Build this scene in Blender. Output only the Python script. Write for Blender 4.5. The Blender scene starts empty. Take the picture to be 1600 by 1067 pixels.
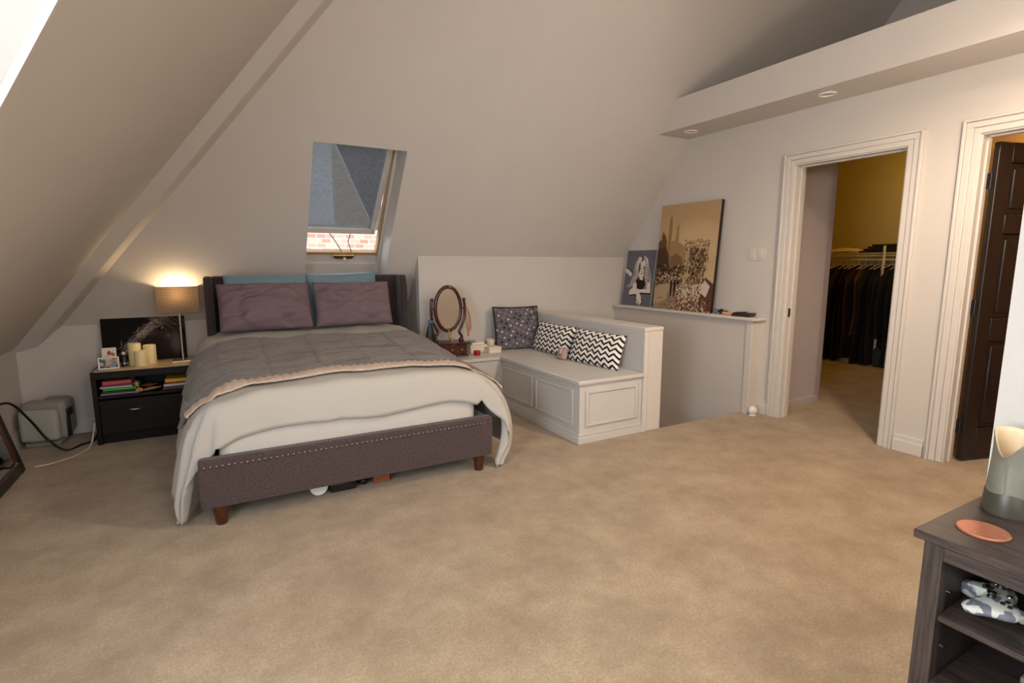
import bpy, bmesh, math, random
import numpy as np
from mathutils import Vector, Matrix, noise
random.seed(7)
PI = math.pi
sc = bpy.context.scene
COL = sc.collection

# ------------------------------------------------------------------ camera
PITCH, YAW = math.radians(8.3957), math.radians(29.3613)
cam = bpy.data.objects.new('camera', bpy.data.cameras.new('camera'))
COL.objects.link(cam)
cam.data.sensor_width = 36.0
cam.data.lens = 830.0 * 36.0 / 1600.0
cam.data.clip_start = 0.02
cam.location = (0, 0, 1.3)
cam.rotation_euler = (PI / 2 - PITCH, 0, -YAW)
sc.camera = cam

# ------------------------------------------------------------------ world, lights, exposure
vs = sc.view_settings
vs.view_transform = 'Standard'; vs.look = 'None'; vs.gamma = 1.0; vs.use_curve_mapping = False
vs.exposure = -0.50
wd = bpy.data.worlds.new('world'); sc.world = wd; wd.use_nodes = True
bg = wd.node_tree.nodes['Background']
bg.inputs[0].default_value = (0.88, 0.94, 1.0, 1); bg.inputs[1].default_value = 5.0

def light(name, kind, loc, rot, energy, color, size=None, size_y=None, spot=None):
    l = bpy.data.lights.new(name, kind); l.energy = energy; l.color = color
    if kind == 'AREA':
        l.shape = 'RECTANGLE'; l.size = size; l.size_y = size_y
    elif kind in ('POINT', 'SPOT'):
        l.shadow_soft_size = size or 0.03
        if spot: l.spot_size = spot; l.spot_blend = 0.6
    o = bpy.data.objects.new(name, l); COL.objects.link(o)
    o.location = loc; o.rotation_euler = rot
    return o

sun = light('sun', 'SUN', (0, -10, 20), (math.radians(38), math.radians(6), 0), 6.0, (1.0, 0.95, 0.86)); sun.data.angle = 0.01
# daylight through the gable window on the left and through the rear window behind the camera
light('gable_window_daylight', 'AREA', (-1.20, 0.35, 1.35), (0, -PI / 2, 0), 92, (0.86, 0.94, 1.0), 1.1, 1.2)
light('rear_window_daylight', 'AREA', (0.25, -2.5, 1.55), (PI / 2, 0, 0), 26, (0.97, 0.97, 1.0), 1.7, 1.3)
# warm hall downlight beyond the near wall; added fills in hall and behind camera
light('hall_downlight', 'SPOT', (2.85, 0.85, 2.75), (0, 0, 0), 200, (1.0, 0.76, 0.54), 0.08, spot=math.radians(160))
light('hall_fill', 'POINT', (2.9, 0.66, 2.0), (0, 0, 0), 38, (1.0, 0.84, 0.68), 0.08)  # added fill to lift the right wall and slopes, no fixture there
light('rear_fill', 'POINT', (0.9, -1.0, 2.5), (0, 0, 0), 88, (1.0, 0.95, 0.90), 0.15)  # added fill light behind the camera, not an actual ceiling fixture
light('closet_bulb', 'POINT', (6.9, 2.75, 2.5), (0, 0, 0), 26.0, (1.0, 0.62, 0.08), 0.05)
light('bathroom_bulb', 'POINT', (5.6, 1.15, 2.2), (0, 0, 0), 22, (1.0, 0.58, 0.18), 0.06)

# ------------------------------------------------------------------ materials
def lin(c):
    def f(v):
        v /= 255.0
        return v / 12.92 if v <= 0.04045 else ((v + 0.055) / 1.055) ** 2.4
    return (f(c[0]), f(c[1]), f(c[2]), 1.0)

class NT:
    def __init__(s, name):
        s.m = bpy.data.materials.new(name); s.m.use_nodes = True
        s.t = s.m.node_tree; s.b = s.t.nodes['Principled BSDF']; s.out = s.t.nodes['Material Output']
    def n(s, typ, **kw):
        x = s.t.nodes.new(typ)
        for k, v in kw.items():
            if k.startswith('i_'):
                key = k[2:]
                key = int(key) if key.isdigit() else key.replace('_', ' ')
                x.inputs[key].default_value = v
            else: setattr(x, k, v)
        return x
    def l(s, a, b): s.t.links.new(a, b)
    def math(s, op, a, b=None, c=None):
        x = s.t.nodes.new('ShaderNodeMath'); x.operation = op
        for i, v in enumerate((a, b, c)):
            if v is None: continue
            if isinstance(v, (int, float)): x.inputs[i].default_value = v
            else: s.l(v, x.inputs[i])
        return x.outputs[0]
    def mix(s, fac, a, b):
        x = s.t.nodes.new('ShaderNodeMix'); x.data_type = 'RGBA'
        for sock, v in ((x.inputs[0], fac), (x.inputs[6], a), (x.inputs[7], b)):
            if isinstance(v, (int, float, tuple)): sock.default_value = v
            else: s.l(v, sock)
        return x.outputs[2]

def mat(name, c, rough=0.6, metal=0.0, var=0.0, vscale=8.0, bump=0.0, bscale=60.0, c2=None, sheen=0.0, stretch=None, coat=0.0, bdist=0.002, spec=None):
    q = NT(name); b = q.b
    b.inputs['Base Color'].default_value = lin(c); b.inputs['Roughness'].default_value = rough; b.inputs['Metallic'].default_value = metal
    if sheen: b.inputs['Sheen Weight'].default_value = sheen
    if coat: b.inputs['Coat Weight'].default_value = coat
    if spec is not None: b.inputs['Specular IOR Level'].default_value = spec
    if var or bump or c2:
        tc = q.n('ShaderNodeTexCoord'); src = tc.outputs['Object']
        if stretch:
            mp = q.n('ShaderNodeMapping'); mp.inputs['Scale'].default_value = stretch; q.l(src, mp.inputs[0]); src = mp.outputs[0]
        if var or c2:
            nz = q.n('ShaderNodeTexNoise', i_Scale=vscale, i_Detail=5.0, i_Roughness=0.6); q.l(src, nz.inputs['Vector'])
            if c2: ca, cb = lin(c), lin(c2)
            else:
                l0 = lin(c); ca = tuple(max(0, v * (1 - var)) for v in l0[:3]) + (1,); cb = tuple(min(1, v * (1 + var)) for v in l0[:3]) + (1,)
            mr = q.n('ShaderNodeMapRange'); mr.inputs[1].default_value = 0.3; mr.inputs[2].default_value = 0.7; q.l(nz.outputs[0], mr.inputs[0])
            q.l(q.mix(mr.outputs[0], ca, cb), b.inputs['Base Color'])
        if bump:
            n2 = q.n('ShaderNodeTexNoise', i_Scale=bscale, i_Detail=3.0); q.l(src, n2.inputs['Vector'])
            bp = q.n('ShaderNodeBump', i_Strength=bump, i_Distance=bdist); q.l(n2.outputs[0], bp.inputs['Height']); q.l(bp.outputs[0], b.inputs['Normal'])
    return q.m

def weave_mat(name, c, c2, scale=400, rough=0.9, bump=0.4, sheen=0.2, vscale=120):
    return mat(name, c, rough, 0, 0, vscale, bump, scale, c2, sheen)

def carpet_mat():
    q = NT('carpet'); b = q.b; b.inputs['Roughness'].default_value = 0.95; b.inputs['Sheen Weight'].default_value = 0.3
    b.inputs['Specular IOR Level'].default_value = 0.1
    tc = q.n('ShaderNodeTexCoord'); o = tc.outputs['Object']
    big = q.n('ShaderNodeTexNoise', i_Scale=3.6, i_Detail=8.0, i_Roughness=0.72); q.l(o, big.inputs['Vector'])
    fine = q.n('ShaderNodeTexNoise', i_Scale=95.0, i_Detail=5.0, i_Roughness=0.8); q.l(o, fine.inputs['Vector'])
    mr = q.n('ShaderNodeMapRange'); mr.inputs[1].default_value = .35; mr.inputs[2].default_value = .68; q.l(big.outputs[0], mr.inputs[0])
    base = q.mix(mr.outputs[0], lin((163, 141, 114)), lin((204, 184, 155)))
    f2 = q.n('ShaderNodeMapRange'); f2.inputs[1].default_value = .3; f2.inputs[2].default_value = .7; q.l(fine.outputs[0], f2.inputs[0])
    dark = q.mix(0.7, base, lin((120, 98, 70)))
    q.l(q.mix(f2.outputs[0], dark, base), b.inputs['Base Color'])
    h = q.math('ADD', q.math('MULTIPLY', fine.outputs[0], 1.0), q.math('MULTIPLY', big.outputs[0], 1.5))
    bp = q.n('ShaderNodeBump', i_Strength=0.7, i_Distance=0.006); q.l(h, bp.inputs['Height']); q.l(bp.outputs[0], b.inputs['Normal'])
    return q.m

def wood_mat(name, c, c2, axis=1, scale=6, rough=0.5, bump=0.2, stretchv=14, coat=0.0, spec=None):
    st = [stretchv] * 3; st[axis] = 1.0
    return mat(name, c, rough, 0, 0, scale, bump, scale * 2.0, c2, 0, tuple(st), coat, spec=spec)

def chevron_mat():
    q = NT('chevron_fabric'); b = q.b; b.inputs['Roughness'].default_value = 0.9
    uv = q.n('ShaderNodeUVMap'); sp = q.n('ShaderNodeSeparateXYZ'); q.l(uv.outputs[0], sp.inputs[0])
    tri = q.math('PINGPONG', q.math('MULTIPLY', sp.outputs[0], 7.5), 0.5)
    v = q.math('ADD', q.math('MULTIPLY', sp.outputs[1], 6.4), q.math('MULTIPLY', tri, 1.35))
    f = q.math('GREATER_THAN', q.math('FRACT', v), 0.56)
    q.l(q.mix(f, lin((240, 234, 226)), lin((22, 20, 22))), b.inputs['Base Color'])
    return q.m

def dots_mat():
    q = NT('dotted_fabric'); b = q.b; b.inputs['Roughness'].default_value = 0.9
    uv = q.n('ShaderNodeUVMap'); mp = q.n('ShaderNodeMapping'); mp.inputs['Scale'].default_value = (9.5, 9.5, 1); mp.inputs['Rotation'].default_value = (0, 0, 0.5); q.l(uv.outputs[0], mp.inputs[0])
    vo = q.n('ShaderNodeTexVoronoi', voronoi_dimensions='2D'); vo.inputs['Scale'].default_value = 1.0; vo.inputs['Randomness'].default_value = 0.0; q.l(mp.outputs[0], vo.inputs['Vector'])
    sp = q.n('ShaderNodeSeparateColor'); q.l(vo.outputs['Color'], sp.inputs[0])
    d = vo.outputs['Distance']
    disc = q.math('LESS_THAN', d, 0.22)
    ring = q.math('LESS_THAN', q.math('ABSOLUTE', q.math('SUBTRACT', d, 0.24)), 0.05)
    nz = q.n('ShaderNodeTexNoise', i_Scale=90.0); q.l(uv.outputs[0], nz.inputs['Vector'])
    base = q.mix(nz.outputs[0], lin((70, 66, 72)), lin((112, 106, 112)))
    isring = q.math('GREATER_THAN', sp.outputs[0], 0.55)
    fac = q.math('ADD', q.math('MULTIPLY', isring, ring), q.math('MULTIPLY', q.math('SUBTRACT', 1.0, isring), disc))
    colr = q.mix(q.math('GREATER_THAN', sp.outputs[1], 0.5), lin((18, 16, 20)), lin((190, 184, 186)))
    colr = q.mix(isring, colr, lin((142, 137, 142)))
    q.l(q.mix(fac, base, colr), b.inputs['Base Color'])
    return q.m

def paint_mat(name='print', rough=0.6):
    q = NT(name); a = q.n('ShaderNodeAttribute', attribute_name='Col'); q.l(a.outputs['Color'], q.b.inputs['Base Color']); q.b.inputs['Roughness'].default_value = rough; q.b.inputs['Specular IOR Level'].default_value = 0.25
    return q.m

def blind_mat():
    q = NT('blind_screen'); t = q.n('ShaderNodeBsdfTransparent'); d = q.n('ShaderNodeBsdfDiffuse'); tr = q.n('ShaderNodeBsdfTranslucent')
    tc = q.n('ShaderNodeTexCoord'); nz = q.n('ShaderNodeTexNoise', i_Scale=40.0, i_Detail=4.0); q.l(tc.outputs['Object'], nz.inputs['Vector'])
    c = q.mix(nz.outputs[0], lin((92, 94, 98)), lin((132, 134, 138)))
    q.l(c, d.inputs[0]); q.l(c, tr.inputs[0]); t.inputs[0].default_value = (0.9, 0.9, 0.92, 1)
    m1 = q.n('ShaderNodeMixShader'); m1.inputs[0].default_value = 0.35; q.l(d.outputs[0], m1.inputs[1]); q.l(tr.outputs[0], m1.inputs[2])
    m2 = q.n('ShaderNodeMixShader'); m2.inputs[0].default_value = 0.24; q.l(m1.outputs[0], m2.inputs[1]); q.l(t.outputs[0], m2.inputs[2])
    q.l(m2.outputs[0], q.out.inputs[0])
    return q.m

def glass_mat():
    q = NT('window_glass'); t = q.n('ShaderNodeBsdfTransparent'); g = q.n('ShaderNodeBsdfGlossy'); g.inputs['Roughness'].default_value = 0.02
    t.inputs[0].default_value = (.95, .97, .97, 1)
    m1 = q.n('ShaderNodeMixShader'); m1.inputs[0].default_value = 0.06; q.l(t.outputs[0], m1.inputs[1]); q.l(g.outputs[0], m1.inputs[2]); q.l(m1.outputs[0], q.out.inputs[0])
    return q.m

def shade_mat():
    q = NT('woven_lamp_shade'); d = q.n('ShaderNodeBsdfDiffuse'); tr = q.n('ShaderNodeBsdfTranslucent')
    tc = q.n('ShaderNodeTexCoord'); sp = q.n('ShaderNodeSeparateXYZ'); q.l(tc.outputs['Object'], sp.inputs[0])
    hb = q.math('SINE', q.math('MULTIPLY', sp.outputs[2], 560.0))
    xb = q.math('SINE', q.math('MULTIPLY', q.math('ADD', sp.outputs[0], sp.outputs[1]), 520.0))
    w = q.math('MULTIPLY_ADD', q.math('ADD', hb, q.math('MULTIPLY', xb, 0.5)), 0.33, 0.5)
    c = q.mix(w, lin((80, 71, 62)), lin((204, 188, 166)))
    q.l(c, d.inputs[0]); q.l(c, tr.inputs[0])
    m = q.n('ShaderNodeMixShader'); m.inputs[0].default_value = 0.5; q.l(d.outputs[0], m.inputs[1]); q.l(tr.outputs[0], m.inputs[2]); q.l(m.outputs[0], q.out.inputs[0])
    return q.m

def brick_mat():
    q = NT('pale_brick'); tc = q.n('ShaderNodeTexCoord'); mp = q.n('ShaderNodeMapping'); q.l(tc.outputs['Object'], mp.inputs[0]); mp.inputs['Rotation'].default_value = (PI / 2, 0, 0)
    br = q.n('ShaderNodeTexBrick'); br.inputs['Scale'].default_value = 4.0; br.inputs['Color1'].default_value = lin((150, 112, 96)); br.inputs['Color2'].default_value = lin((176, 150, 136)); br.inputs['Mortar'].default_value = lin((182, 174, 166))
    q.l(mp.outputs[0], br.inputs['Vector']); q.l(br.outputs[0], q.b.inputs['Base Color']); q.b.inputs['Roughness'].default_value = 0.9
    return q.m

def camo_mat():
    q = NT('camouflage_plastic'); tc = q.n('ShaderNodeTexCoord'); nz = q.n('ShaderNodeTexNoise', i_Scale=26.0, i_Detail=1.5); q.l(tc.outputs['Object'], nz.inputs['Vector'])
    n2 = q.n('ShaderNodeTexNoise', i_Scale=33.0, i_Detail=1.0); mp = q.n('ShaderNodeMapping'); mp.inputs['Location'].default_value = (3, 5, 1); q.l(tc.outputs['Object'], mp.inputs[0]); q.l(mp.outputs[0], n2.inputs['Vector'])
    c = q.mix(q.math('GREATER_THAN', nz.outputs[0], 0.54), lin((214, 213, 202)), lin((120, 120, 132)))
    c = q.mix(q.math('GREATER_THAN', n2.outputs[0], 0.60), c, lin((176, 178, 170)))
    q.l(c, q.b.inputs['Base Color']); q.b.inputs['Roughness'].default_value = 0.45
    return q.m

M = dict(
    wall=mat('wall_paint', (206, 200, 194), 0.85, 0, 0.015, 3, 0.08, 220),
    trim=mat('white_trim_paint', (212, 206, 200), 0.45, 0, 0.01, 4),
    bench=mat('bench_white_paint', (202, 199, 195), 0.38, 0, 0.012, 5),
    carpet=carpet_mat(),
    shadegrey=mat('closet_partition_paint', (196, 186, 188), 0.8, 0, 0.015, 3),
    frame=weave_mat('bed_upholstery', (84, 69, 69), (58, 47, 48), 500, 0.95, 0.5, 0.2, 90),
    headb=weave_mat('headboard_upholstery', (62, 50, 50), (44, 35, 36), 500, 0.95, 0.5, 0.2, 90),
    leg=wood_mat('stained_leg_wood', (92, 50, 28), (58, 28, 16), 2, 8, 0.35),
    nail=mat('antique_nail', (128, 112, 104), 0.3, 0.9),
    mattress=mat('mattress_ticking', (200, 194, 188), 0.85, 0, 0.02, 20, 0.15, 120),
    duvet=mat('duvet_cotton', (186, 182, 175), 0.9, 0, 0.015, 6, 0.25, 40, bdist=0.004),
    throw=mat('grey_quilt', (112, 101, 95), 0.9, 0, 0, 16, 0.9, 26, (92, 83, 78), 0.3, (1.0, 4.0, 1.0), 0, 0.012),
    peach=mat('peach_fleece', (206, 186, 170), 0.95, 0, 0.06, 60, 0.7, 150, bdist=0.006),
    mauve=mat('mauve_pillowcase', (120, 101, 107), 0.9, 0, 0.05, 120, 0.35, 300),
    blue=mat('blue_pillowcase', (112, 138, 152), 0.6, 0, 0.04, 30, 0.15, 200, sheen=0.3),
    black_wood=wood_mat('espresso_wood', (24, 15, 13), (13, 8, 7), 0, 8, 0.5, 0.1, spec=.25),
    ns_top=mat('worn_tan_top', (196, 172, 138), 0.35, 0, 0.08, 6),
    chrome=mat('polished_chrome', (215, 210, 205), 0.15, 1.0),
    nickel=mat('brushed_nickel', (205, 190, 170), 0.32, 1.0),
    brass=mat('aged_brass', (196, 160, 96), 0.35, 1.0),
    timber=wood_mat('window_timber', (186, 152, 104), (160, 124, 78), 1, 8, 0.5),
    shade=shade_mat(), blind=blind_mat(), glass=glass_mat(), brick=brick_mat(),
    candle=mat('candle_wax', (236, 218, 166), 0.5, 0, 0.02, 20),
    print=paint_mat('printed_canvas'), photo=paint_mat('glossy_photo', 0.4), matteprint=paint_mat('matte_photo_canvas', 0.85),
    whiteplastic=mat('white_plastic', (232, 228, 222), 0.4),
    greyplastic=mat('grey_plastic', (150, 148, 142), 0.45, 0, 0.03, 12),
    darkplastic=mat('dark_plastic', (26, 25, 27), 0.4),
    black=mat('black_lacquer', (20, 16, 15), 0.3),
    mahogany=wood_mat('mahogany', (82, 26, 22), (44, 12, 12), 2, 7, 0.25, 0.05, 10, 0.3),
    mirror=mat('mirror_silver', (240, 238, 234), 0.02, 1.0),
    doorwood=wood_mat('dark_door_paint', (42, 34, 32), (29, 23, 22), 2, 6, 0.36, 0.15),
    greywood=wood_mat('grey_oak_laminate', (78, 64, 58), (34, 27, 25), 1, 9, 0.5, 0.4, 14),
    greywood_v=wood_mat('grey_oak_laminate_upright', (76, 63, 58), (34, 27, 25), 2, 9, 0.5, 0.4, 14),
    copper=mat('hammered_copper', (176, 112, 84), 0.5, 0.3, 0.15, 40, 0.3, 60),
    ceramic=mat('sage_ceramic', (120, 117, 104), 0.45, 0, 0.12, 18, 0.3, 30),
    ceramic_dark=mat('dark_ceramic_base', (70, 66, 56), 0.4, 0, 0.2, 22, 0.3, 30),
    ceramic_in=mat('cream_glaze', (222, 196, 158), 0.4, 0, 0.05, 12),
    camo=camo_mat(), chevron=chevron_mat(), dots=dots_mat(),
    cream=mat('cream_card', (226, 214, 192), 0.7), pages=mat('book_pages', (226, 214, 196), 0.9, 0, 0.05, 80),
    red=mat('red_plastic', (168, 24, 32), 0.4), pouch=mat('mauve_felt', (178, 146, 142), 0.9, 0, 0.05, 60),
    tanwood=wood_mat('pale_carved_wood', (206, 166, 116), (176, 134, 88), 2, 10, 0.5), brownleaf=mat('brown_leaf_dish', (150, 84, 52), 0.5, 0, 0.15, 20),
    wire=mat('white_wire', (228, 214, 186), 0.45), closetwall=mat('closet_wall_lamplit', (196, 176, 120), 0.85, 0, 0.03, 30, 0.05, 200),  # closet walls are white; the bulb's yellow light is mixed into their colour
    bathwall=mat('bathroom_wall_paint', (222, 196, 150), 0.8), rubber=mat('black_cord_rubber', (18, 16, 16), 0.5), whitecord=mat('white_cord', (222, 206, 186), 0.5),
    gable=mat('cream_render', (220, 206, 178), 0.9, 0, 0.03, 8), roof=mat('grey_shingles', (86, 84, 88), 0.9, 0, 0.12, 12),
    leather=mat('dark_leather', (46, 34, 32), 0.5, 0, 0.08, 60, 0.3, 120), skycloth=mat('blue_cloth', (92, 122, 138), 0.8), peachitem=mat('peach_case', (214, 156, 122), 0.5),
)
def plain(name, c, rough=0.7): 
    k = 'p_' + name
    if k not in M: M[k] = mat(name, c, rough, 0, 0.03, 30)
    return M[k]

# ------------------------------------------------------------------ mesh helpers
def tag(o, label, cat, group=None):
    o['label'] = label; o['category'] = cat
    if group: o['group'] = group
    return o
def thing(name, label, cat, loc=(0, 0, 0), rot=(0, 0, 0), group=None):
    o = bpy.data.objects.new(name, None); COL.objects.link(o); o.empty_display_size = 0.05
    o.location = loc; o.rotation_euler = rot
    return tag(o, label, cat, group)
def struct_root(name, loc=(0, 0, 0)):
    o = bpy.data.objects.new(name, None); COL.objects.link(o); o.location = loc; o['kind'] = 'structure'; return o

class MB:
    def __init__(s, org=None):
        s.bm = bmesh.new(); s.org = Vector(org) if org is not None else Vector((0, 0, 0)); s.uvs = None
    def box(s, mn, mx, rot=None, piv=None):
        c = [(a + b) / 2 for a, b in zip(mn, mx)]; d = [abs(b - a) for a, b in zip(mn, mx)]
        m = Matrix.Translation(c) @ Matrix.Diagonal((d[0], d[1], d[2], 1))
        if rot is not None:
            p = Vector(piv if piv is not None else c); m = Matrix.Translation(p) @ rot.to_4x4() @ Matrix.Translation(-p) @ m
        bmesh.ops.create_cube(s.bm, size=1.0, matrix=m); return s
    def rod(s, p0, p1, r0, r1=None, seg=12, caps=True):
        p0, p1 = Vector(p0), Vector(p1); r1 = r0 if r1 is None else r1
        d = p1 - p0; q = Vector((0, 0, 1)).rotation_difference(d.normalized())
        m = Matrix.Translation((p0 + p1) / 2) @ q.to_matrix().to_4x4()
        bmesh.ops.create_cone(s.bm, cap_ends=caps, segments=seg, radius1=r0, radius2=r1, depth=d.length, matrix=m); return s
    def sphere(s, c, r, seg=14, scale=(1, 1, 1), rot=None):
        m = Matrix.Translation(c) @ (rot.to_4x4() if rot is not None else Matrix.Identity(4)) @ Matrix.Diagonal((scale[0], scale[1], scale[2], 1))
        bmesh.ops.create_uvsphere(s.bm, u_segments=seg, v_segments=max(6, seg // 2), radius=r, matrix=m); return s
    def prism(s, pts, vec):
        vec = Vector(vec); a = [s.bm.verts.new(p) for p in pts]; b = [s.bm.verts.new(Vector(p) + vec) for p in pts]
        n = len(pts); s.bm.faces.new(a); s.bm.faces.new(b[::-1])
        for i in range(n): s.bm.faces.new((a[i], b[i], b[(i + 1) % n], a[(i + 1) % n]))
        return s
    def lathe(s, prof, c=(0, 0, 0), seg=28, sx=1.0, sy=1.0, zf=None, caps=True):
        rings = []
        for k, (r, z) in enumerate(prof):
            ring = []
            for i in range(seg):
                a = 2 * PI * i / seg
                zz = z if zf is None else zf(k, a, z)
                ring.append(s.bm.verts.new((c[0] + r * sx * math.cos(a), c[1] + r * sy * math.sin(a), c[2] + zz)))
            rings.append(ring)
        for a, b in zip(rings, rings[1:]):
            for i in range(seg): s.bm.faces.new((a[i], a[(i + 1) % seg], b[(i + 1) % seg], b[i]))
        if caps and prof[0][0] > 1e-4: s.bm.faces.new(rings[0][::-1])
        if caps and prof[-1][0] > 1e-4: s.bm.faces.new(rings[-1])
        return s
    def tube(s, pts, r, seg=8):
        pts = [Vector(p) for p in pts]; rings = []; a = None
        for i, p in enumerate(pts):
            d = (pts[min(i + 1, len(pts) - 1)] - pts[max(i - 1, 0)]).normalized()
            if a is None:
                up = Vector((0, 0, 1)) if abs(d.z) < 0.9 else Vector((1, 0, 0)); a = d.cross(up).normalized()
            else:
                a = a - d * a.dot(d)
                a = a.normalized() if a.length > 1e-6 else d.orthogonal().normalized()
            b = d.cross(a).normalized()
            rings.append([s.bm.verts.new(p + r * (a * math.cos(2 * PI * k / seg) + b * math.sin(2 * PI * k / seg))) for k in range(seg)])
        for A, B in zip(rings, rings[1:]):
            for i in range(seg): s.bm.faces.new((A[i], A[(i + 1) % seg], B[(i + 1) % seg], B[i]))
        s.bm.faces.new(rings[0][::-1]); s.bm.faces.new(rings[-1]); return s
    def grid(s, fn, nu, nv, closed_u=False, uv=False):
        vs_ = [[s.bm.verts.new(fn(i / (nu if closed_u else nu - 1), j / (nv - 1))) for j in range(nv)] for i in range(nu)]
        lay = s.bm.loops.layers.uv.verify() if uv else None
        for i in range(nu if closed_u else nu - 1):
            for j in range(nv - 1):
                i2 = (i + 1) % nu
                f = s.bm.faces.new((vs_[i][j], vs_[i2][j], vs_[i2][j + 1], vs_[i][j + 1]))
                if uv:
                    for lp, (a, b) in zip(f.loops, ((i, j), (i + 1, j), (i + 1, j + 1), (i, j + 1))): lp[lay].uv = (a / (nu - 1), b / (nv - 1))
        return s
    def build(s, name, m, parent=None, bevel=0.0, smooth=None, sub=0, weld=False, solid=0.0, seg=2, loc=None):
        if weld: bmesh.ops.remove_doubles(s.bm, verts=s.bm.verts, dist=1e-5)
        bmesh.ops.recalc_face_normals(s.bm, faces=s.bm.faces)
        me = bpy.data.meshes.new(name); s.bm.to_mesh(me); s.bm.free()
        if s.org.length > 0: me.transform(Matrix.Translation(-s.org))
        me.materials.append(m)
        o = bpy.data.objects.new(name, me); COL.objects.link(o)
        if parent is not None: o.parent = parent
        else: o.location = s.org if loc is None else loc
        if solid:
            md = o.modifiers.new('solid', 'SOLIDIFY'); md.thickness = solid; md.offset = 0
        if bevel:
            md = o.modifiers.new('bevel', 'BEVEL'); md.width = bevel; md.segments = seg; md.limit_method = 'ANGLE'; md.angle_limit = 0.6
            if smooth is None: smooth = 40
        if sub:
            md = o.modifiers.new('sub', 'SUBSURF'); md.levels = sub; md.render_levels = sub
        if smooth:
            me.shade_smooth()
            if smooth < 180: me.set_sharp_from_angle(angle=math.radians(smooth))
        return o
def struct(mb, name, m, **kw):
    o = mb.build(name, m, **kw); o['kind'] = 'structure'; return o
def dup(o, parent=None):
    c = o.copy(); COL.objects.link(c)
    if parent is not None: c.parent = parent
    return c

# ------------------------------------------------------------------ room shell
K, YA, ZA = 1.298, 4.674, 1.385
def slope_y(z): return YA - (z - ZA) / K
def slope_z(y): return ZA - K * (y - YA)
NRM = Vector((0, K, 1)).normalized()            # outward normal of the back slope
XL, ZL, ML = -1.28, 0.68, 1.15                 # left slope z = ZL + ML (x - XL)
LN = Vector((-ML, 0, 1)).normalized()
XR = 4.108; YB = 5.10; YM = 4.69; XS = 1.657
ZTOP = 3.9
WX0, WX1, WZ0, WZ1 = 0.69, 1.385, 1.06, 2.15    # skylight opening
def S(x, z): return Vector((x, slope_y(z), z))
XHT = XL + (ZTOP - ZL) / ML
ZGR = .683 + (2.885 - .6) * .9074; XGR = XL + (ZGR - ZL) / ML
def hipz(x): return ZL + ML * (x - XL)

m = MB()
SX0, SX1, SY0 = 3.02, 3.975, 2.985
for mn, mx in (((-1.45, -2.75, -.15), (8.0, SY0, 0)), ((-1.45, SY0, -.15), (SX0, 5.25, 0)), ((SX1, SY0, -.15), (8.0, 5.25, 0))): m.box(mn, mx)
struct(m, 'floor', M['carpet'])
# stairwell
m = MB(); m.box((SX0 - .1, SY0 - .1, -2.6), (SX0, YM + .1, -.15)); m.box((SX1, SY0 - .1, -2.6), (SX1 + .1, YM + .1, -.15)); m.box((SX0 - .1, YM, -2.6), (SX1 + .1, YM + .1, -.15)); m.box((SX0 - .1, SY0 - .1, -2.6), (SX1 + .1, SY0, -.15))
struct(m, 'wall_stairwell', M['wall'])
m = MB(); m.box((SX0 - .1, SY0 - .1, -2.75), (SX1 + .1, YM + .1, -2.6))
for k in range(7): m.box((SX0, SY0 + .24 * k, -2.6), (SX1, SY0 + .24 * (k + 1), -.2 * (k + 1)))
struct(m, 'trim_stairs', M['carpet'])
# back slope
m = MB()
for poly in ([(-1.144, .832), (WX0, .832), (WX0, hipz(WX0))],
             [(WX0, .832), (WX1, .832), (WX1, WZ0), (WX0, WZ0)],
             [(WX0, WZ1), (WX1, WZ1), (WX1, hipz(WX1)), (WX0, hipz(WX0))],
             [(WX1, .832), (XS, .832), (XS, ZTOP), (XHT, ZTOP), (WX1, hipz(WX1))],
             [(XS, 1.3), (4.228, 1.3), (4.228, ZTOP), (XS, ZTOP)],
             [(4.228, 2.72), (5.85, 2.72), (5.85, ZTOP), (4.228, ZTOP)]):
    m.prism([S(*p) for p in poly], NRM * .12)
struct(m, 'ceiling_back_slope', M['wall'])
# left slope with the cross gable cut out of it
def L(x, y): return Vector((x, y, ZL + ML * (x - XL)))
yhip = slope_y(ZTOP)
m = MB(); m.prism([L(XL, YB + .05), L(XL, 2.885), L(XGR, .6), L(XGR + 1e-3, .6), L(XHT, .6), L(XHT, yhip), L(-1.144, YB), L(-1.144, YB + .05)], LN * .12)
m.prism([L(XL, -1.685), L(XL, -2.65), L(XHT, -2.65), L(XHT, .6), L(XGR, .6)], LN * .12)
struct(m, 'ceiling_left_slope', M['wall'])
m = MB(); zr = .683 + (2.885 - .6) * .9074
m.prism([(XL - .1, 2.885, .683), (XL - .1, .6, zr), (XGR + .02, .6, zr + .02), (XL, 2.885, .683)], Vector((0, .67, .74)) * .1)
m.prism([(XL - .1, -1.685, .683), (XL - .1, .6, zr), (XGR + .02, .6, zr + .02), (XL, -1.685, .683)], Vector((0, -.67, .74)) * .1)
struct(m, 'ceiling_gable', M['wall'])
m = MB(); m.box((1.4, -2.75, ZTOP), (5.95, yhip + .1, ZTOP + .1)); struct(m, 'ceiling', M['wall'])
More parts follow.
